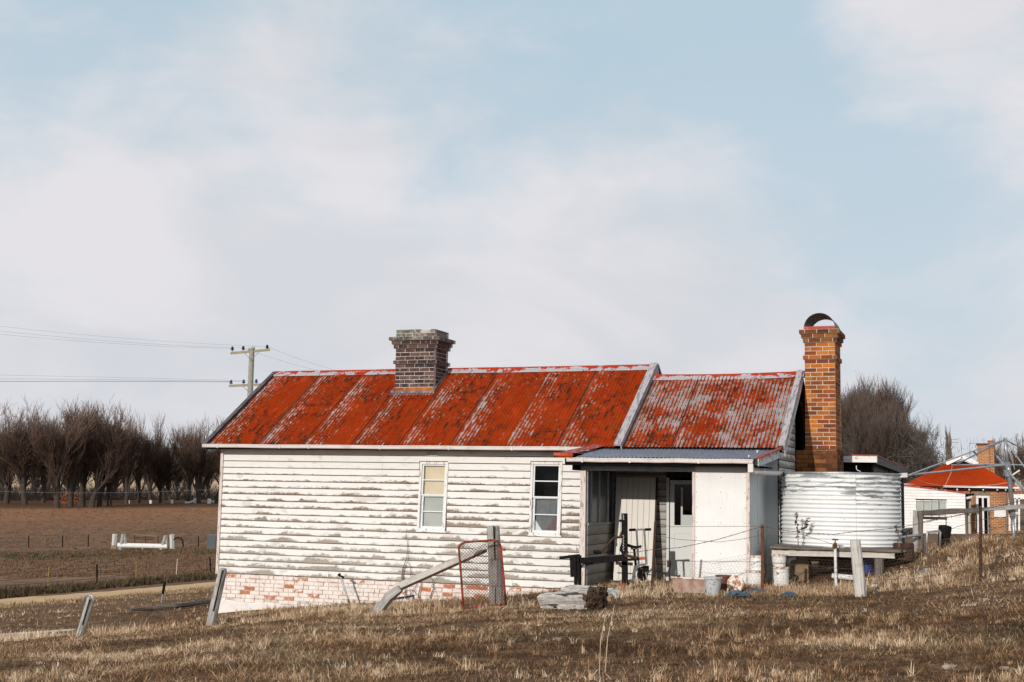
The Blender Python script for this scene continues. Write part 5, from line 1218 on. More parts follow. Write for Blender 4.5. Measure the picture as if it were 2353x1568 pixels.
# white extension and brick house
YF = 50.5
def fy(x, y, Y=YF): return Vector(at_y(*zB(x, y), Y))
ext = root('white_extension', (fy(400, 1345)), 'white weatherboard skillion building with four sash windows in front of the brick house', 'building')
tl, tr = fy(-400, 705), fy(818, 860); zb0 = -.6
def wallseg(mb, x0, x1, z0, z1, Y0, Y1): mb.box((x0, Y0, z0), (x1, Y1, z1))
wx = [(202, 285), (300, 384), (400, 482), (495, 580)]; wz1 = fy(300, 945).z; wz0 = fy(300, 1150).z
topz = lambda x: tl.z+(tr.z-tl.z)*(x-tl.x)/(tr.x-tl.x)
xsw = [fy(195, 1000).x, fy(588, 1000).x]
mb = MB(); X0, X1 = tl.x, tr.x
n = 22
H0 = zb0; hh = .165
k = 0; z = zb0
while z < 2.95:
    for a, b in ((X0, xsw[0]), (xsw[0], xsw[1]), (xsw[1], X1)):
        if a == xsw[0] and z+hh > wz0 and z < wz1: continue
        za, zb_ = min(z+hh, topz(a)), min(z+hh, topz(b))
        if za <= z+.005 and zb_ <= z+.005: continue
        za, zb_ = max(za, z), max(zb_, z)
        mm = MB(); mm.hexa([(a, YF-.03, z+.01), (b, YF-.03, z+.01), (b, YF, z+.01), (a, YF, z+.01), (a, YF-.012, za), (b, YF-.012, zb_), (b, YF, zb_), (a, YF, za)]); part('weatherboard', mm, M_bgwall, ext)
    z += hh
mb = MB(); mb.box((X0, YF+.06, zb0), (X1, YF+.1, wz0)); mb.box((X1-.06, YF+.003, zb0), (X1-.003, YF+4, 2.2)); part('frame', mb, M_room, ext)
mb = MB().beam((X0, YF-.04, topz(X0)+.03), (X1+.15, YF-.04, topz(X1+.15)+.03), .1, .07); part('verge', mb, M_redold, ext)
mb = MB().hexa([(X0, YF, topz(X0)), (X1, YF, topz(X1)), (X1, YF+5, topz(X1)), (X0, YF+5, topz(X0)), (X0, YF, topz(X0)+.03), (X1, YF, topz(X1)+.03), (X1, YF+5, topz(X1)+.03), (X0, YF+5, topz(X0)+.03)]); part('roof', mb, M_farred, ext)
for a, b in wx:
    x0, x1 = fy(a, 1000).x, fy(b, 1000).x; mb = MB(); frame_rect(mb, x0-.05, x1+.05, wz0, wz1, .05, YF-.04, YF+.03, 0, 0); w_ = part('window', mb, M_trim, ext)
    part('pane', MB().add([(x0, YF, wz0+.05), (x1, YF, wz0+.05), (x1, YF, wz1-.05), (x0, YF, wz1-.05)], [(0, 1, 2, 3)]), M_glass, w_)
    part('blind', MB().add([(x0-.02, YF+.05, wz0), (x1+.02, YF+.05, wz0), (x1+.02, YF+.05, wz1), (x0-.02, YF+.05, wz1)], [(0, 1, 2, 3)]), M_curtain, w_)
YH = 54.0
def hy(x, y, Y=YH): return Vector(at_y(*zB(x, y), Y))
M_wallbrick, g, b_ = material('small_scale_brickwork', .9, .1)
p = pos(g); x_, y_, z_2 = g.sep(p); bt = g.n('TexBrick', {'Vector': g.vec(g.m('ADD', x_, y_), z_2, 0), 'Color1': (.42, .16, .05, 1), 'Color2': (.25, .09, .035, 1), 'Mortar': (.5, .38, .26, 1), 'Scale': 1.0, 'Mortar Size': .012, 'Brick Width': .27, 'Row Height': .098, 'Bias': 0.0})
setc(g, b_, g.mix(g.mapr(g.noise(p, 1.2, 4), .45, .7, 0, .6), bt.outputs[0], (.16, .07, .035)))
bh = root('brick_house', (hy(1000, 1320).x, YH, 0), 'orange brick house with a big red hipped roof and white gablet in the right background', 'house')
eL, eR = hy(30, 752), hy(1480, 800); ez = (eL.z+eR.z)/2; xL, xR = eL.x, eR.x
gl, gr, ga = hy(590, 485, YH+3.2), hy(965, 490, YH+3.2), hy(775, 385, YH+3.0)
gzb = (gl.z+gr.z)/2
D2 = 11
xr1 = xR+.0; back = YH+D2
def corrface(P0, P1, P2, P3, nm='roof_sheet', nst=36):
    # P0-P1 eave, P3-P2 top ; ribs run up the slope
    mb = MB(); vs = []; n = nst*4; up_ = ((P3-P0).cross(P1-P0)).normalized()
    if up_.z < 0: up_ = -up_
    for t in (0, 1):
        for i in range(n+1):
            s_ = i/n; c = (P0.lerp(P1, s_) if t == 0 else P3.lerp(P2, s_))+up_*(.02*math.cos(i*PI/2)); vs.append(c)
    mb.add(vs, [(i, i+1, n+2+i, n+1+i) for i in range(n)]); return part(nm, mb, M_farred, bh)
# front hip slope split into three sheets' worth of iron
A0, A1 = Vector((xL, YH-.5, ez)), Vector((xR, YH-.5, ez)); B0, B1 = Vector((gl.x, gl.y, gzb)), Vector((gr.x, gr.y, gzb))
for k in range(6):
    a, b = k/6, (k+1)/6; corrface(A0.lerp(A1, a), A0.lerp(A1, b), B0.lerp(B1, b), B0.lerp(B1, a), nst=9)
xm = ga.x; RZ = ga.z
S0, S1 = Vector((xR, YH-.5, ez)), Vector((xR, back, ez)); 
corrface(S0, S1, Vector((gr.x, back-3.2, gzb)), Vector((gr.x, gr.y, gzb))); corrface(Vector((gr.x, gr.y-.15, gzb)), Vector((gr.x, back-3.2, gzb)), Vector((xm, back-3.2, RZ)), Vector((xm, gr.y-.15, RZ)), nst=20)
corrface(Vector((xL, back, ez)), Vector((xL, YH-.5, ez)), Vector((gl.x, gl.y, gzb)), Vector((gl.x, back-3.2, gzb))); corrface(Vector((gl.x, back-3.2, gzb)), Vector((gl.x, gl.y-.15, gzb)), Vector((xm, gl.y-.15, RZ)), Vector((xm, back-3.2, RZ)), nst=20)
yg = gl.y-.2
for a, b in ((Vector((gl.x-.05, yg, gzb-.02)), Vector((xm, yg, RZ-.05))), (Vector((gr.x+.05, yg, gzb-.02)), Vector((xm, yg, RZ-.05)))): part('gablet_barge', MB().beam(a, b, .06, .22), M_trim, bh)
part('gablet_vent', MB().add([(gl.x+.3, yg+.03, gzb-.02), (gr.x-.3, yg+.03, gzb-.02), (xm, yg+.03, RZ-.3)], [(0, 1, 2)]), M_dark, bh)
mb = MB(); 
dxs = [hy(955, 1000).x, hy(1125, 1000).x]; dz1 = hy(1000, 888).z
mb.box((xL+.5, YH, -.9), (dxs[0], YH+.2, ez)); mb.box((dxs[1], YH, -.9), (xR-.2, YH+.2, ez)); mb.box((dxs[0], YH, dz1), (dxs[1], YH+.2, ez)); mb.box((xR-.4, YH+.2, -.9), (xR-.2, back-.5, ez)); part('wall', mb, M_wallbrick, bh)
mb = MB(); frame_rect(mb, dxs[0], dxs[1], -.3, dz1, .13, YH-.05, YH+.05, 0, 0); xc = sum(dxs)/2; mb.box((xc-.05, YH-.045, -.17), (xc+.05, YH+.04, dz1-.13)); part('window', mb, M_trim, bh); part('room_back', MB().box((dxs[0], YH+.12, -.3), (dxs[1], YH+.14, dz1)), M_dark, bh)
part('lintel', MB().box((dxs[0]-.15, YH-.03, dz1+.03), (dxs[1]+.05, YH-.003, dz1+.28)), M_concrete, bh)
part('gutter', MB().beam((hy(550, 780).x, YH-.55, ez-.0), (xR+.05, YH-.55, ez-.02), .1, .1), M_trim, bh)
part('soffit', MB().box((xL, YH-.5, ez-.12), (xR, YH-.01, ez-.08)), M_dark, bh)
for x in (720, 870, 1045, 1220, 1325, 1445): c = hy(x, 812); part('rafter_end', MB().box((c.x-.04, YH-.50, c.z-.05), (c.x+.04, YH-.46, c.z+.05)), M_trim, bh)
part('downpipe', MB().tube([(hy(1325, 820).x, YH-.08, ez-.1), (hy(1325, 820).x, YH-.08, -.2)], .05, 6), M_concrete, bh)
c = hy(1253, 1098); part('meter_box', MB().box((c.x-.32, YH-.15, c.z-.28), (c.x+.32, YH-.01, c.z+.28)), M_trim, bh)
c0, c1 = hy(972, 495, YH+4), hy(1110, 232, YH+4); c2 = hy(1178, 280, YH+4)
chm = part('chimney', MB().box((c0.x, YH+4, c0.z-1.5), (c1.x+.05, YH+5, c1.z)).box((c1.x+.05, YH+4.2, c0.z-1.5), (c2.x, YH+5.4, c2.z)), M_wallbrick, bh)
part('chimney_band', MB().box((c0.x-.05, YH+3.95, c1.z-.12), (c1.x+.1, YH+5.05, c1.z)), M_brick_orw, chm)
c3 = hy(1133, 250, YH+4.6); part('chimney_pot', MB().lathe([(.14, -.35), (.13, .2), (.16, .22), (.16, .27), (.1, .27), (.1, -.3)], c3, 12), M_terra, chm)
part('antenna', MB().tube([hy(873, 400, YH+5), hy(873, 225, YH+5)], .018, 5).tube([hy(862, 232, YH+5), hy(968, 232, YH+5)], .014, 5).tube([hy(885, 220, YH+5), hy(885, 248, YH+5)], .014, 4), M_galv, bh)
vr = root('verandah', (hy(1500, 1300, 52).x, 52, 0), 'dark verandah with white beam and thin posts at the far right edge', 'verandah')
a_, b_2 = hy(1375, 900, 52), hy(1900, 900, 52)
part('beam', MB().beam(a_, b_2, .1, .28), M_trim, vr); part('roof', MB().beam(a_+Vector((0, .4, .2)), b_2+Vector((0, .4, .2)), 1.0, .05), M_redold, vr)
for x in (1445, 1493, 1375, 1640): part('post', MB().beam(hy(x, 1330, 52), hy(x, 920, 52), .10, .1, up=(0, -1, 0)), M_trim if x > 1400 else M_whitem, vr)
part('shade_wall', MB().box((a_.x+.8, 53.6, -.9), (b_2.x, 53.65, a_.z)), M_dark, vr)
sh = root('lean_to_shed', fy(860, 1320, 51.5), 'small grey timber lean-to between the white extension and the brick house', 'shed')
a_ = fy(825, 880, 51.5); b_3 = fy(930, 870, 51.5); part('roof', MB().beam(a_, b_3, .9, .12), M_blackm, sh); part('gutter', MB().tube([fy(815, 925, 51), fy(905, 905, 51)], .07, 7), M_trim, sh)
for x in (848, 880): part('post', MB().beam(fy(x, 1330, 51.5), fy(x, 880, 51.5), .1, .1, up=(0, -1, 0)), M_post_dark if x < 860 else M_post, sh)
part('panel', MB().box((fy(835, 1200, 51.4).x, 51.4, -.5), (fy(885, 1200, 51.4).x, 51.45, fy(835, 1140, 51.4).z)), M_stone, sh)

# ------------------------------------------------------------------ power pole and lines
PD = 75
def pp(px, py, d=PD): return Vector(at(px, py, d))
pole = root('power_pole', (pp(570, 1330).x, pp(570, 1330).y, gz(pp(570, 1330).x, pp(570, 1330).y)), 'timber power pole with two crossarms behind the left end of the roof', 'power pole')
bt_ = pp(566, 1340); bt_.z = gz(bt_.x, bt_.y)
part('pole', MB().tube([bt_, pp(575, 900), pp(579, 803)], [.19, .165, .15], 10), M_polewood, pole)
part('pole_cap', MB().tube([pp(571, 804), pp(585, 799)], .10, 8), M_galv, pole)
a1, a2 = pp(530, 812), pp(620, 804); part('crossarm', MB().beam(a1, a2, .12, .13), M_polearm, pole); b1, b2 = pp(526, 887), pp(606, 884); part('crossarm', MB().beam(b1, b2, .12, .13), M_polearm, pole)
for q0, q1, q2 in (((560, 810), (577, 828), (596, 808)), ((557, 888), (577, 905), (596, 886))): part('crossarm_brace', MB().tube([pp(*q0, 74.8), pp(*q1, 74.8), pp(*q2, 74.8)], .02, 5), M_galv, pole)
ins = []
for px, py, m in ((534, 801, M_insul), (559, 800, M_insul), (614, 797, M_insul), (531, 878, M_insulb), (560, 877, M_insulb), (589, 876, M_insulb)):
    c = pp(px, py); mb = MB().lathe([(.02, -.26), (.02, -.10), (.09, -.10), (.11, -.06), (.06, -.03), (.09, .01), (.06, .05), (.07, .09), (.01, .12)], c, 10); part('insulator', mb, m, pole); ins.append(c)
def line(a, b, sag, r, lab, g_=None):
    pts = [a.lerp(b, t/24)+Vector((0, 0, -sag*4*(t/24)*(1-t/24))) for t in range(25)]
    mb = MB().tube(pts, r, 4, cap=False); single('power_line', mb, M_cond, lab, 'power line', g_)
line(ins[0], pp(-420, 716, 60), .35, .0045, 'highest thin wire running left from the top crossarm'); line(ins[1], pp(-420, 706, 62), .35, .0045, 'thin wire left from the middle insulator of the top crossarm'); line(ins[2], pp(-420, 694, 64), .35, .0045, 'thin wire left from the right insulator of the top crossarm')
line(ins[3], pp(-420, 880, 58), -.05, .011, 'thick dark wire running left from the lower crossarm'); line(ins[4], pp(-420, 870, 60), -.05, .006, 'middle wire running left from the lower crossarm'); line(ins[5], pp(-420, 856, 62), -.05, .0045, 'faint upper wire running left from the lower crossarm')
line(ins[2], pp(900, 862, 190), .8, .006, 'faint wire running right from the top crossarm towards the roof ridge'); line(ins[1], pp(860, 858, 190), .8, .006, 'second faint wire descending right from the top crossarm')
line(pp(-300, 1110, 150), pp(620, 1116, 150), 1.0, .012, 'pale wire hanging level across the row of bare trees')

# ------------------------------------------------------------------ paddock fences and stile-like gateway
def paddock(name, posts, lab, wires, r=.03, m=M_blackm):
    t = root(name, G(posts[0][0], posts[0][1])[0], lab, 'fence'); tops = []; bots = []
    for px, yb, yt, mm, rr, dxx in posts:
        B, d_ = G(px, yb); T = Vector(at(px+dxx, yt, d_)); B = Vector(B); tops.append(T); bots.append(B); part('fence_post', MB().tube([B-Vector((0, 0, .2)), T], rr, 6), mm, t)
    for f in wires:
        mb = MB(); mb.tube([b.lerp(t_, f) for b, t_ in zip(bots, tops)], .012, 4, cap=False); part('fence_wire', mb, M_wire, t)
    return t
paddock('paddock_fence', [(-60, 1372, 1318, M_blackm, .05, 0), (109, 1358, 1303, M_yellow, .028, 4), (223, 1346, 1297, M_blackm, .05, 0), (313, 1333, 1291, M_yellow, .028, 0), (404, 1331, 1284, M_stone, .03, 4), (486, 1324, 1280, M_blackm, .05, -4), (600, 1316, 1270, M_blackm, .05, 0)], 'wire fence of mixed yellow, white and black pegs along the dirt road', (.35, .6, .85))
far_ = paddock('far_paddock_fence', [(-20, 1260, 1232, M_blackm, .06, 0), (66, 1259, 1231, M_blackm, .06, 0), (144, 1258, 1230, M_blackm, .06, 0), (203, 1257, 1230, M_blackm, .06, 0), (262, 1257, 1228, M_post_white, .28, 2), (396, 1262, 1229, M_post_white, .26, -1), (456, 1257, 1233, M_blackm, .06, 0), (540, 1256, 1231, M_blackm, .06, 0)], 'far wire fence with two thick white gateposts in the paddock', (.45, .8))
gw = root('white_trough', G(330, 1262)[0], 'long white pipe trough held between leaning posts in the far paddock', 'trough')
zq = zc(400, 2080, 4.902); _, dF = G(*zq(830, 590))
def fq(x, y, d=None): return Vector(at(*zq(x, y), dF if d is None else d))
part('pipe', MB().tube([fq(350, 498), fq(1320, 520)], .24, 10), M_trim, gw)
for pts, r_ in (([(400, 580), (440, 400), (460, 285)], .22), ([(505, 480), (490, 370), (470, 285)], .17), ([(1200, 590), (1250, 450), (1290, 310)], .20), ([(1310, 490), (1300, 310)], .15)): part('leaning_post', MB().tube([fq(*q) for q in pts], r_, 7), M_post, gw)
part('stay', MB().tube([fq(825, 500), fq(830, 575)], .08, 5), M_whitem, gw)
gf = root('field_gate', fq(900, 470, dF+4), 'old rusty bar gate standing open behind the white pipe trough', 'gate')
for a, b in (((670, 290), (1130, 325)), ((690, 340), (1060, 362)), ((700, 375), (1060, 392)), ((670, 290), (690, 470)), ((890, 300), (905, 475)), ((1130, 320), (1150, 460))): part('bar', MB().tube([fq(*a, dF+4), fq(*b, dF+4)], .045, 5), M_rustdk if a[1] > 300 or b[1] > 400 else M_tan, gf)
hp = [fq(1445, 390)]+[fq(1530+95*math.cos(a), 440+-90*math.sin(a)) for a in (2.4, 2.0, 1.57, 1.1, .6, .2, 0)]+[fq(1632, 530)]; single('poly_pipe_loop', MB().tube(hp, .07, 6), M_blackm, 'black poly pipe hoop beside the right white gatepost', 'pipe', smooth=True)
a = fq(2120, 510); b = fq(2290, 510); mb = MB(); mb.beam(a+Vector((0, 0, .4)), b+Vector((0, 0, .4)), 1.2, 1.4); single('water_trough', mb, M_murk, 'dark grey block trough in the paddock near the cottage corner', 'trough')
for x, y, s_, lab in ((300, 565, .5, 'tan rock at the left foot of the white pipe trough'), (835, 580, .6, 'tan rock under the middle of the white pipe trough')):
    P_ = Vector(G(*zq(x, y))[0]); single('rock', MB().lathe([(.01, 0), (s_, 0), (s_*.8, .3), (.01, .4)], P_, 8), M_tan, lab, 'rock')
# white posts along the far edge of the paddock
wpz = zc(0, 1930, 1.96); ep = root('white_post_fence', G(*wpz(1530, 164))[0], 'row of white posts with sagging white rails below the bare trees', 'fence')
for x, y0, y1 in ((1008, 166, 140), (1182, 166, 140), (1348, 166, 138), (1530, 163, 128), (1640, 166, 130)):
    B, d_ = G(*wpz(x, y0)); T = Vector(at(*wpz(x, y1), d_)); part('post', MB().tube([Vector(B), T], .45 if x > 1400 else .3, 6), M_trim, ep)
_, d_ = G(*wpz(1530, 164))
part('rail', MB().tube([Vector(at(*wpz(a_, b_), d_)) for a_, b_ in ((1450, 160), (1490, 158), (1530, 143))], .2, 5), M_trim, ep); part('rail', MB().tube([Vector(at(*wpz(a_, b_), d_)) for a_, b_ in ((1640, 142), (1680, 158), (1740, 166))], .2, 5), M_trim, ep)

# ------------------------------------------------------------------ trees
ORD = 'first second third fourth fifth sixth seventh eighth ninth tenth eleventh twelfth thirteenth fourteenth fifteenth sixteenth seventeenth eighteenth nineteenth twentieth twenty-first twenty-second'.split()
class TreeB:
    def __init__(s, seed, H, spread, twig_w, up=.5, dens=1.0, minl=.35, fork=.28, env=None, low=.35):
        s.env = env; s.low = low
        s.r = random.Random(seed); s.tr = MB(); s.cr = MB(); s.tw = twig_w; s.up = up; s.H = H; s.dens = dens; s.minl = minl
        s.spread = spread; s.grow(Vector((0, 0, -.5)), Vector((s.r.uniform(-.06, .06), s.r.uniform(-.06, .06), 1)).normalized(), H*fork, H*.022, 0)
    def grow(s, p, d, L, rad, lv):
        r = s.r; n = 3 if lv < 3 else 2; pts = [p]; q = p; dd = d
        for i in range(n):
            dd = (dd+Vector((r.gauss(0, .13), r.gauss(0, .13), r.gauss(0, .08)+(.06*s.up if lv else 0)))).normalized(); q = q+dd*L/n; pts.append(q)
        rads = [rad*(1-.38*i/n) for i in range(n+1)]
        if lv < 3: s.tr.tube(pts, rads, 6 if lv < 2 else 4, cap=False)
        elif rad > s.tw: s.cr.tube(pts, [max(x, s.tw) for x in rads], 3, cap=False)
        else:
            w = dd.cross(Vector((r.gauss(0, 1), r.gauss(0, 1), r.gauss(0, 1)))).normalized()*s.tw
            s.cr.add([pts[0]-w, pts[0]+w, pts[-1]+w*.4, pts[-1]-w*.4], [(0, 1, 2, 3)])
        if lv >= 6 or L < s.minl: return
        if s.env and (math.hypot(q.x, q.y)/(s.env[0]*s.H))**2+((q.z-s.env[2]*s.H)/(s.env[1]*s.H))**2 > 1 and lv > 0: return
        k = [8, 5, 5, 5, 4, 3][lv] if lv < 6 else 0; k = max(2, int(round(k*s.dens+r.uniform(-.6, .6))))
        for i in range(k):
            t = (i+.9)/k if lv else r.uniform(s.low, 1.0); t = min(1, t); seg = min(n-1, int(t*n)); c = pts[seg].lerp(pts[seg+1], t*n-seg)
            base = (pts[seg+1]-pts[seg]).normalized(); a = r.uniform(0, 2*PI) if lv else 2*PI*i/k+r.uniform(-.4, .4)
            o = base.orthogonal().normalized(); o = o*math.cos(a)+base.cross(o)*math.sin(a)
            an = r.uniform(.35, .85)*s.spread*(.75 if lv == 0 else 1)
            nd = (base*math.cos(an)+o*math.sin(an)+Vector((0, 0, .22*s.up))).normalized()
            s.grow(c, nd, L*r.uniform(.58, .82)*(1.12 if lv == 0 else 1), rads[seg+1]*r.uniform(.5, .72), lv+1)
def normalise(T, H):
    print('tree tris', len(T.cr.f), len(T.tr.f))
    zs_ = float(np.percentile([v[2] for v in T.cr.v], 99.75)); k = H/zs_
    T.tr.v = [(v[0]*k, v[1]*k, v[2]*k) for v in T.tr.v]; T.cr.v = [(v[0]*k, v[1]*k, v[2]*k) for v in T.cr.v]
variants = []
for sd, sp, up_, dn in ((1, .95, .7, 1.0), (2, .85, .9, 1.0), (3, 1.0, .6, 1.0), (4, .7, 1.1, .95)):
    T = TreeB(sd, 20, sp*.84, .025, up_+.3, dn*.84, fork=.24, env=(.27+.04*(sd % 3), .50, .52), low=.2); normalise(T, 20)
    variants.append((mesh('trunk', T.tr, M_bark, smooth=True), mesh('crown', T.cr, M_twig)))
def place_tree(var, base, H, wid, rz, lab, grp, name='bare_tree', tm=None):
    o = bpy.data.objects.new(name, None); col.objects.link(o); o.location = base; o.rotation_euler = (0, 0, rz); s_ = H/20; o.scale = (s_*wid, s_*wid, s_)
    o['label'] = lab; o['category'] = 'tree'; o['group'] = grp
    for nm, me in (('trunk', variants[var][0]), ('crown', variants[var][1])):
        c = bpy.data.objects.new(nm, me); col.objects.link(c); c.parent = o
    return o
TL = [(15, 1157, 935, 0, 1.0, 'tree at the left edge of the photo'), (58, 1160, 938, 2, 1.0, 'second tree from the left edge, wide dark trunk'), (100, 1156, 945, 1, .9, 'bare tree just left of the tallest ones'), (132, 1168, 920, 3, 1.0, 'tall bare tree whose trunk stands forward of the row'),
      (163, 1166, 935, 0, .9, 'bare tree directly behind the orange leaved shrub'), (190, 1164, 926, 1, 1.0, 'leaning trunked tree right of the orange shrub'), (210, 1166, 930, 2, .95, 'tree with thick trunk near the middle of the left row'), (228, 1164, 934, 3, .9, 'slim tree right of the middle of the left row'),
      (252, 1164, 945, 0, .85, 'tree of the left row above the far white gatepost'), (290, 1158, 962, 1, .85, 'middle sized tree where the row begins to drop'), (318, 1157, 955, 3, .75, 'bare tree left of the round topped slim one'), (345, 1155, 952, 3, .8, 'slim round topped tree before the gap'), (368, 1156, 1004, 0, .8, 'short tree at the gap in the row'), (392, 1156, 1010, 2, .9, 'short spreading tree right of the gap'),
      (432, 1156, 975, 1, .8, 'tall tree left of the pair beside the cottage'), (457, 1157, 966, 0, .85, 'tree with forked trunk close to the cottage roof'), (496, 1157, 962, 2, .85, 'rightmost tree of the row, half hidden by the cottage'), (530, 1157, 975, 1, .9, 'tree hidden behind the cottage wall')]
rt = random.Random(4)
for px, yb, yt, v, w_, lab in TL:
    B, d_ = G(px, yb, 100); T = at(px, yt, d_); place_tree(v, B, T[2]-B[2], w_*1.0, rt.uniform(0, 6.28), 'bare winter '+lab if not lab.startswith('bare') else lab+' in winter', 'bare trees along the far edge of the paddock')
for i in range(22):   # second rank, further back
    px = -30+i*27+rt.uniform(-8, 8); B, d_ = G(px, 1147+rt.uniform(-3, 4), 100); yt = float(np.interp(px, [0, 100, 200, 260, 330, 370, 400, 450, 550], [990, 985, 975, 985, 1015, 1052, 1048, 1015, 1000]))+rt.uniform(-6, 12)
    T = at(px, yt, d_); place_tree(i % 4, B, T[2]-B[2], 1.05, rt.uniform(0, 6.28), 'bare winter tree, '+ORD[i]+' from the left in the crowded rear row', 'second row of bare trees')
# undergrowth beneath the trees
def bush(px, py, s_, m, lab, seed, nm='shrub', n=260, d=None, cat='shrub', grp=None, h=1.0, kind=None):
    r_ = random.Random(seed); B, d_ = G(px, py, 20) if d is None else (at(px, py, d), d); mb = MB()
    leafy = m is M_oleaf
    for _ in range(n if leafy else n*3):
        c = Vector(B)+Vector((r_.gauss(0, .42)*s_, r_.gauss(0, .42)*s_, min(1.1, abs(r_.gauss(.35, .33)))*s_*h))
        if leafy: v = Vector((r_.gauss(0, 1), r_.gauss(0, 1), r_.gauss(0, 1))).normalized()*.17; w = v.orthogonal().normalized()*.10
        else: v = Vector((r_.gauss(0, .5), r_.gauss(0, .5), abs(r_.gauss(.7, .5)))).normalized()*r_.uniform(.3, .8); w = v.orthogonal().normalized()*.03
        mb.add([c-v, c+w, c+v, c-w], [(0, 1, 2, 3)])
    t = root(nm, B, lab, cat, grp); part('foliage', mb, m, t); st = MB()
    for _ in range(5): st.tube([Vector(B)-Vector((0, 0, .2)), Vector(B)+Vector((r_.gauss(0, .3)*s_, r_.gauss(0, .3)*s_, s_*.8*h))], s_*.02, 4)
    part('stem', st, M_bark, t)
M_oleaf = simple('orange_dead_leaves', (.40, .12, .025), (.22, .06, .02), .8, 2, bmp=0)
bush(160, 1160, 3.0, M_oleaf, 'orange leaved shrub among the bare trunks at the paddock edge', 1, 'orange_shrub', 300, h=1.0)
for i, px in enumerate((0, 30, 60, 90, 118, 140, 185, 215, 245, 275, 305, 340, 385, 425, 470, 505)):
    bush(px, 1150, 4.2, M_bark, 'brown thicket, '+ORD[i]+' from the left of those beneath the bare trees', 20+i, 'thicket', 420, grp='thickets beneath the bare trees', h=.9)
# right hand elms, poplars and scrub
variants_r = []
T = TreeB(11, 14, .60, .015, 1.9, 1.12, .2, .34, (.40, .44, .56), .15); normalise(T, 20); variants.append((mesh('trunk', T.tr, M_bark2, smooth=True), mesh('crown', T.cr, M_twig2)))
T = TreeB(12, 14, .68, .015, 1.6, 1.12, .2, .34, (.44, .44, .56), .15); normalise(T, 20); variants.append((mesh('trunk', T.tr, M_bark2, smooth=True), mesh('crown', T.cr, M_twig2)))
for i, (px, yt, d, wd_, v, lab) in enumerate(((1955, 905, 120, 1.0, 4, 'bare elm just right of the tall chimney'), (1990, 876, 125, 1.05, 5, 'tallest rounded bare elm behind the tank'), (2035, 898, 122, 1.0, 4, 'rounded bare elm in the middle of the right clump'), (2072, 938, 118, 1.05, 5, 'bare elm on the falling right side of the clump'), (2102, 975, 116, 1.0, 4, 'lower bare elm near the red hipped roof'), (2120, 1020, 114, .9, 5, 'smallest bare elm at the right end of the clump'), (1925, 890, 135, 1.0, 4, 'bare elm hidden mostly behind the tall chimney'), (2010, 925, 105, .95, 5, 'bushy bare elm nearest in the right clump'), (2055, 960, 104, .95, 4, 'bare brown elm low in the right clump'))):
    b_ = at(px, 1150, d); z0 = gz(b_[0], b_[1]); H = at(px, yt, d)[2]-z0; place_tree(v, (b_[0], b_[1], z0), H, wd_, i*1.3, lab, 'elms behind the tank')
for i, (px, d) in enumerate(((1950, 112), (1985, 110), (2020, 108), (2055, 106), (2088, 104), (2112, 108))):
    bush(px, 1128, 2.8, M_bark2, 'dark twiggy thicket, '+ORD[i]+' from the chimney of those below the elms', 60+i, 'elm_thicket', 500, d=d, h=1.5, grp='thickets at the foot of the elms')
T = TreeB(21, 16, .28, .05, 3.0, .8, .6, .2); normalise(T, 20); variants.append((mesh('trunk', T.tr, M_bark_pale, smooth=True), mesh('crown', T.cr, M_bark_pale)))
for i, (px, yt, d, w_, lab) in enumerate(((2182, 985, 260, .55, 'thin poplar left of the brick house chimney'), (2290, 1008, 270, .6, 'thin poplar right of the brick house chimney'), (2352, 1000, 270, .7, 'thin poplar at the right edge of the photo'), (2330, 1050, 230, .9, 'low bare tree behind the clothes hoist mast'), (2300, 1062, 220, .9, 'low bare tree right of the brick chimney'), (2165, 1050, 200, 1.2, 'scraggy bare tree left of the white gablet'))):
    b_ = at(px, 1150, d); z0 = gz(b_[0], b_[1]); H = at(px, yt, d)[2]-z0; place_tree(6, (b_[0], b_[1], z0), H, w_, i*2.1, lab, None or 'poplars beyond the brick house', 'poplar_tree')
for i, px in enumerate((2300, 2330, 2360)): bush(px, 1105, 6, M_twig, 'brown scrub on the far slope, '+ORD[i]+' from the brick chimney', 80+i, 'hill_scrub', 400, d=190, h=.9, grp='scrub behind the brick house')
fp_ = root('far_power_pole', at(2152, 1120, 140), 'distant pale power pole left of the white gablet', 'power pole'); part('pole', MB().tube([at(2152, 1140, 140), at(2150, 1048, 140)], .2, 6), M_polewood, fp_); part('crossarm', MB().beam(at(2138, 1053, 140), at(2166, 1050, 140), .15, .15), M_polewood, fp_)
# pale far scrub on the skyline hill
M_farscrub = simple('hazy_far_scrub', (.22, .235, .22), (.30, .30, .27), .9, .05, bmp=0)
mb = MB(); r_ = random.Random(2)
for _ in range(700):
    px = r_.uniform(-40, 560); base, d_ = G(px, r_.uniform(1040, 1068), 500, 1150); c = Vector(base)+Vector((0, 0, r_.uniform(0, 6))); s_ = r_.uniform(2, 4.5); v = [c+Vector((r_.gauss(0, 1), r_.gauss(0, 1), r_.gauss(0, .8))).normalized()*s_ for _ in range(4)]
    mb.add(v, [(0, 1, 2), (0, 2, 3), (0, 1, 3), (1, 2, 3)])
o = part('distant_scrub', mb, M_farscrub, kind='stuff'); o['label'] = 'pale scattered scrub on the distant hillside behind the trees'; o['category'] = 'scrub'

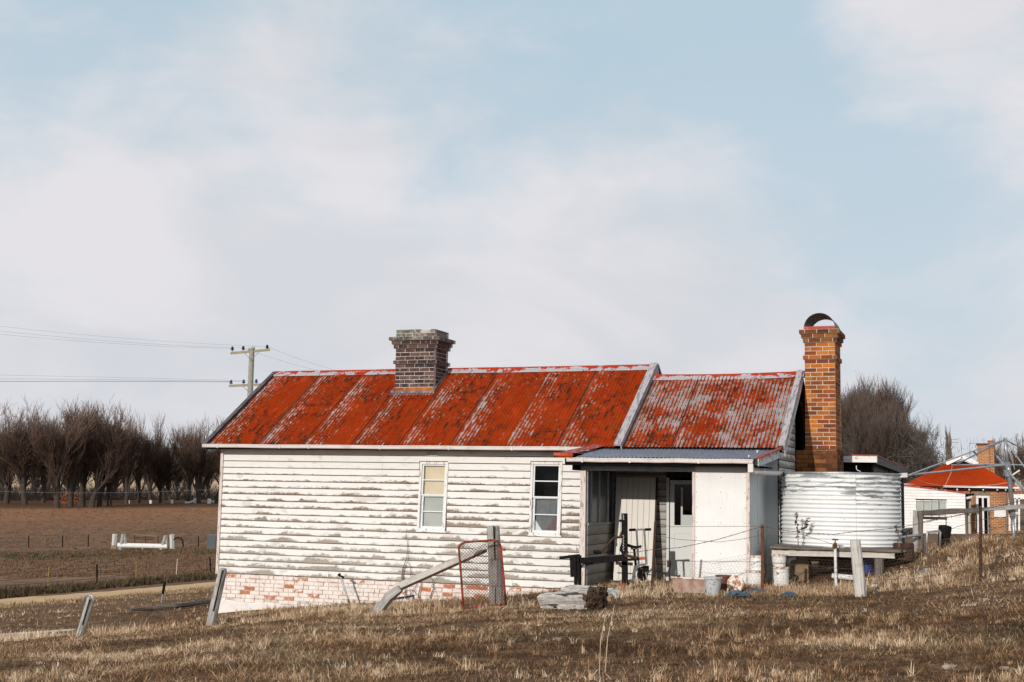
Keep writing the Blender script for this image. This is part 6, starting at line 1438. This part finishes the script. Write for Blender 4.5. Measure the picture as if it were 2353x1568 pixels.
# ------------------------------------------------------------------ grass
def make_grass(name, N, rmin, rmax, dens, seed, label):
    r = np.random.default_rng(seed); head = PI/2+YAW
    th = r.uniform(-.57, .57, N)+head; rr = np.sqrt(r.uniform(0, 1, N)*(rmax**2-rmin**2)+rmin**2)
    x = CAM[0]+rr*np.cos(th); y = CAM[1]+rr*np.sin(th)
    keep = ~(((x > -.05) & (x < 14.2) & (y > -.03)) | ((x > 10.0) & (x < 13.55) & (y > -2.08)) | ((x > 13.9) & (x < 16.2) & (y > -1.0) & (y < 1.3)))
    # clumping
    def vn(x, y, f, ph):
        return (np.sin(x*f+ph+1.7*np.sin(y*f*.8+ph*2))*np.sin(y*f*1.13+ph*1.7+1.4*np.sin(x*f*.7))+1)/2
    c = .45*vn(x, y, 1.1, .3)+.3*vn(x, y, 2.9, 1.9)+.25*vn(x, y, 7.3, 4.1)
    bare = .5*vn(x, y, .62, 6.1)+.3*vn(x, y, 1.9, 1.2)+.2*vn(x, y, 5.1, 3.3)
    keep &= r.uniform(0, 1, N) < np.clip((c-.18)*2.2, .12, 1)*np.clip((bare-.20)*3, .34, 1)
    x, y, rr, c = x[keep], y[keep], rr[keep], c[keep]; n = len(x)
    z = gzv(np.stack([x, y], 1))
    # taller, ungrazed strip along the fence and walls
    lf = np.interp(x, [-6, 4.5, 10, 13.9, 15.8, 17.8, 25], [-4.5, -5.2, -5.6, -4.2, -3.6, -4.0, -4.5])
    strip = np.exp(-((y-lf)/.9)**2)+.8*((y > lf) & (x > 10.2))*.8+.55*((y > lf) & (x <= 10.2))
    strip = np.clip(strip, 0, 1)*np.clip(vn(x, y, 1.7, 2.2)*1.6-.15, 0, 1)
    tuft = (vn(x, y, 4.3, .9)*vn(x, y, 9.1, 2.9)) > .62
    h = r.gamma(3, .007, n)+.010; h = h*(1+1.0*tuft); h = h+strip*r.uniform(.02, .24, n)*(r.uniform(0, 1, n) < .6)
    h *= np.where(r.uniform(0, 1, n) < .01, 2.2, 1)
    flat = r.uniform(0, 1, n) < (.82-.6*strip)
    # explicit star shaped tufts of pale straw
    nt_ = int(n*.0115*(1.0 if rmax < 20 else .9)); ti = r.choice(n, nt_, replace=False, p=(lambda q: q/q.sum())(.01+1.3*strip+(np.clip(vn(x, y, .9, 4.4)*.6+vn(x, y, 2.3, .7)*.4-.35, 0, 1))**2*1.5))
    k_ = 22; tw = np.repeat(r.uniform(.008, .05, nt_), k_); ox = np.repeat(x[ti], k_)+r.normal(0, 1, nt_*k_)*tw; oy = np.repeat(y[ti], k_)+r.normal(0, 1, nt_*k_)*tw
    sz = np.repeat(r.gamma(2.2, .021, nt_)+.013+.06*strip[ti], k_)*r.uniform(.4, 1.15, nt_*k_)
    isT = np.concatenate([np.zeros(n, bool), np.ones(nt_*k_, bool)])
    tb_ = np.repeat(r.normal(.68, .14, nt_), k_)
    x = np.concatenate([x, ox]); y = np.concatenate([y, oy]); z = np.concatenate([z, gzv(np.stack([ox, oy], 1))]); rr = np.hypot(x-CAM[0], y-CAM[1])
    h = np.concatenate([h, sz]); flat = np.concatenate([flat, r.uniform(0, 1, nt_*k_) < .08]); strip = np.concatenate([strip, np.repeat(strip[ti], k_)]); c = np.concatenate([c, np.repeat(c[ti], k_)]); tuft = np.concatenate([tuft, np.zeros(nt_*k_, bool)]); n = len(x)
    az = r.uniform(0, 2*PI, n); lean = np.where(flat, r.uniform(.7, 1.45, n), np.abs(r.normal(0, .33, n)))
    lean[isT & ~flat] = np.abs(r.normal(0, .62, int((isT & ~flat).sum()))); az_t = np.arctan2(r.normal(0, 1, n), r.normal(0, 1, n))
    L = np.where(flat, h*1.5+r.uniform(.02, .07, n), h)
    w = np.maximum(.0018, rr*.00013)*r.uniform(.6, 1.5, n)
    dxh, dyh = np.cos(az), np.sin(az); wa = r.uniform(0, 2*PI, n); wx_, wy = np.cos(wa)*w, np.sin(wa)*w
    m1x = x+dxh*np.sin(lean)*L*.5; m1y = y+dyh*np.sin(lean)*L*.5; m1z = z+np.cos(lean)*L*.55+.004
    tx = x+dxh*np.sin(lean*1.25)*L; ty = y+dyh*np.sin(lean*1.25)*L; tz = z+np.maximum(np.cos(lean*1.2)*L, .004)
    V = np.empty((n, 5, 3)); V[:, 0] = np.stack([x-wx_, y-wy, z-.01], 1); V[:, 1] = np.stack([x+wx_, y+wy, z-.01], 1)
    V[:, 2] = np.stack([m1x+wx_*.8, m1y+wy*.8, m1z], 1); V[:, 3] = np.stack([m1x-wx_*.8, m1y-wy*.8, m1z], 1); V[:, 4] = np.stack([tx, ty, tz], 1)
    me = bpy.data.meshes.new(name); me.vertices.add(n*5); me.vertices.foreach_set('co', V.astype(np.float32).ravel())
    base = (np.arange(n)*5)[:, None]; q = base+np.array([0, 1, 2, 3]); t_ = base+np.array([3, 2, 4])
    li = np.concatenate([q, t_], 1).ravel().astype(np.int32); me.loops.add(n*7); me.loops.foreach_set('vertex_index', li)
    me.polygons.add(n*2); st = np.stack([np.arange(n)*7, np.arange(n)*7+4], 1).ravel().astype(np.int32); me.polygons.foreach_set('loop_start', st)
    me.update(calc_edges=True)
    big = vn(x, y, .55, 3.3)*.5+vn(x, y, 1.3, 7.7)*.5
    tone = np.clip(r.normal(.365, .19, n)+.30*(c-.5)+.75*(big-.5)+.26*strip+.1*tuft, 0, .95)
    gs = (vn(x, y, .8, 5.2) > .72)
    tone = np.where(r.uniform(0, 1, n) < np.where(gs, .25, .02), .985, tone)
    tone[isT] = np.clip(tb_+.35*(big[isT]-.5)+r.normal(0, .07, len(tb_)), .3, .94)
    at_ = me.attributes.new('tone', 'FLOAT', 'FACE'); at_.data.foreach_set('value', np.repeat(tone, 2).astype(np.float32))
    me.materials.append(M_grass); o = bpy.data.objects.new(name, me); col.objects.link(o); o['kind'] = 'stuff'; o['label'] = label; o['category'] = 'grass'
make_grass('dry_grass', 260000, 7.5, 17, 1, 1, 'short trampled dry grass over the near slope')
make_grass('dry_grass_middle', 270000, 17, 31, 1, 2, 'dry brown and straw grass around the cottage and fence')
make_grass('dry_grass_far', 60000, 31, 60, 1, 3, 'dry grass on the slope down to the dirt road')
def tussocks(N, name, label, pick, m, smin, smax, seed, flat=.5):
    r_ = random.Random(seed); pts = [pick(r_) for _ in range(N)]; P = np.array([p[:2] for p in pts]); Z = gzv(P); mb = MB()
    for (x, y), z in zip(P, Z):
        s_ = r_.uniform(smin, smax)*(1 if r_.random() < .85 else 1.9)
        for _ in range(9):
            bx, by = x+r_.gauss(0, .8)*s_, y+r_.gauss(0, .5)*s_; a = r_.uniform(0, 2*PI); w = r_.uniform(.02, .05)*(1+2*smax); hh = s_*r_.uniform(.3, 1.0)*flat*1.2
            mb.add([(bx-math.cos(a)*w, by-math.sin(a)*w, z-.03), (bx+math.cos(a)*w, by+math.sin(a)*w, z-.03), (bx+r_.gauss(0, .4)*hh, by+r_.gauss(0, .4)*hh, z+hh)], [(0, 1, 2)])
    o = part(name, mb, m, kind='stuff'); o['label'] = label; o['category'] = 'grass'
M_tuss = simple('brown_tussock', (.20, .115, .065), (.10, .055, .032), .95, 1.5, bmp=0)
M_tusss = simple('straw_tussock', (.42, .30, .17), (.22, .14, .08), .95, 1.5, bmp=0)
M_tussd = simple('dark_verge_grass', (.11, .075, .04), (.05, .035, .018), .95, 1.5, bmp=0)
def pk_field(r_):
    px = r_.uniform(-60, 620); d = math.exp(r_.uniform(math.log(82), math.log(262))); q = at(px, 1200, d); return q
tussocks(6000, 'field_tussocks', 'small brown tussocks scattered over the paddock', pk_field, M_tuss, .10, .34, 3)
VG = [G(px, py, 30)[0] for px, py in ((-60, 1378), (0, 1371), (109, 1362), (223, 1352), (313, 1344), (404, 1337), (484, 1330), (600, 1322))]
def pk_verge(r_):
    k = r_.randrange(7); t = r_.random(); q = VG[k]*(1-t)+VG[k+1]*t; return q+np.array([r_.gauss(0, .5), r_.gauss(0, 1.3), 0])
tussocks(4500, 'verge_grass', 'dark rough grass verge between the dirt road and the wire fence', pk_verge, M_tussd, .12, .30, 4, .9)
VL = [G(px, py, 30)[0] for px, py in ((-200, 1419), (0, 1397), (150, 1385), (300, 1372), (400, 1363), (500, 1354), (650, 1340))]
def pk_low(r_):
    k = r_.randrange(6); t = r_.random(); q = VL[k]*(1-t)+VL[k+1]*t; return q+np.array([r_.gauss(0, .4), r_.gauss(0, .35), 0])
tussocks(2200, 'road_edge_grass', 'straw coloured grass along the near edge of the dirt road', pk_low, M_tusss, .06, .16, 5, .7)
def clods():
    r_ = random.Random(77); mb = MB(); P = []
    for _ in range(900):
        th = r_.uniform(-.48, .48)+PI/2+YAW; rr_ = math.sqrt(r_.uniform(8**2, 24**2)); P.append((CAM[0]+rr_*math.cos(th), CAM[1]+rr_*math.sin(th)))
    Z = gzv(np.array(P))
    for (x, y), z in zip(P, Z):
        if y > -3: continue
        s_ = r_.uniform(.012, .05); k = 6; ph = r_.uniform(0, 6); ring = [(x+math.cos(ph+2*PI*i/k)*s_*r_.uniform(.7, 1.4), y+math.sin(ph+2*PI*i/k)*s_*r_.uniform(.7, 1.2), z-.01) for i in range(k)]; r2 = [(a+r_.uniform(-.2, .2)*s_, b+r_.uniform(-.2, .2)*s_, z+s_*r_.uniform(.3, .8)) for a, b, _ in ring]
        mb.add(ring+[(x*.4+a*.6, y*.4+b*.6, c) for a, b, c in r2]+[(x, y, z+s_*.7)], [(i, (i+1) % k, k+(i+1) % k, k+i) for i in range(k)]+[(k+i, k+(i+1) % k, 2*k) for i in range(k)])
    o = part('clods', mb, M_clod, kind='stuff'); o['label'] = 'small dark clods and dung scattered through the near grass'; o['category'] = 'clods'
M_clod = simple('dark_clod', (.06, .038, .024), (.13, .08, .05), .95, 20)
clods()
# tall single stalks in the foreground
def stalk(px, pyb, pxt, pyt, lab, nm='tall_stalk', r=.0038):
    B, d_ = G(px, pyb); T = Vector(at(pxt, pyt, d_)); B = Vector(B); mid = B.lerp(T, .5)+Vector((-.02, 0, 0)); mb = MB().tube([B, mid, T], [r, r*.8, r*.5], 5)
    M0 = M_stone; hd = MB()
    t = root(nm, B, lab, 'dry stalk'); part('stem', mb, M_straw, t)
    for k in range(6):
        c = B.lerp(T, .72+.05*k); s_ = .012*(1-.1*k); part('seed_head', MB().beam(c-Vector((0, 0, .015)), c+Vector((0, 0, .02)), s_, s_), M_straw, t) if k < 1 else None
M_straw = simple('pale_straw', (.55, .46, .34), (.42, .33, .22), .9, 9, bmp=0)
stalk(*zl(935, 1050), *zl(1000, 460), 'tall pale dry stalk left of a pair in the middle foreground')
stalk(*zl(990, 1040), *zl(1078, 400), 'tall pale dry stalk right of a pair in the middle foreground', r=.0042)
stalk(*wpz(460, 1540), *wpz(458, 1385), 'short thick dry stalk at the lower left of the foreground', r=.006)
print('objects', len(bpy.data.objects))
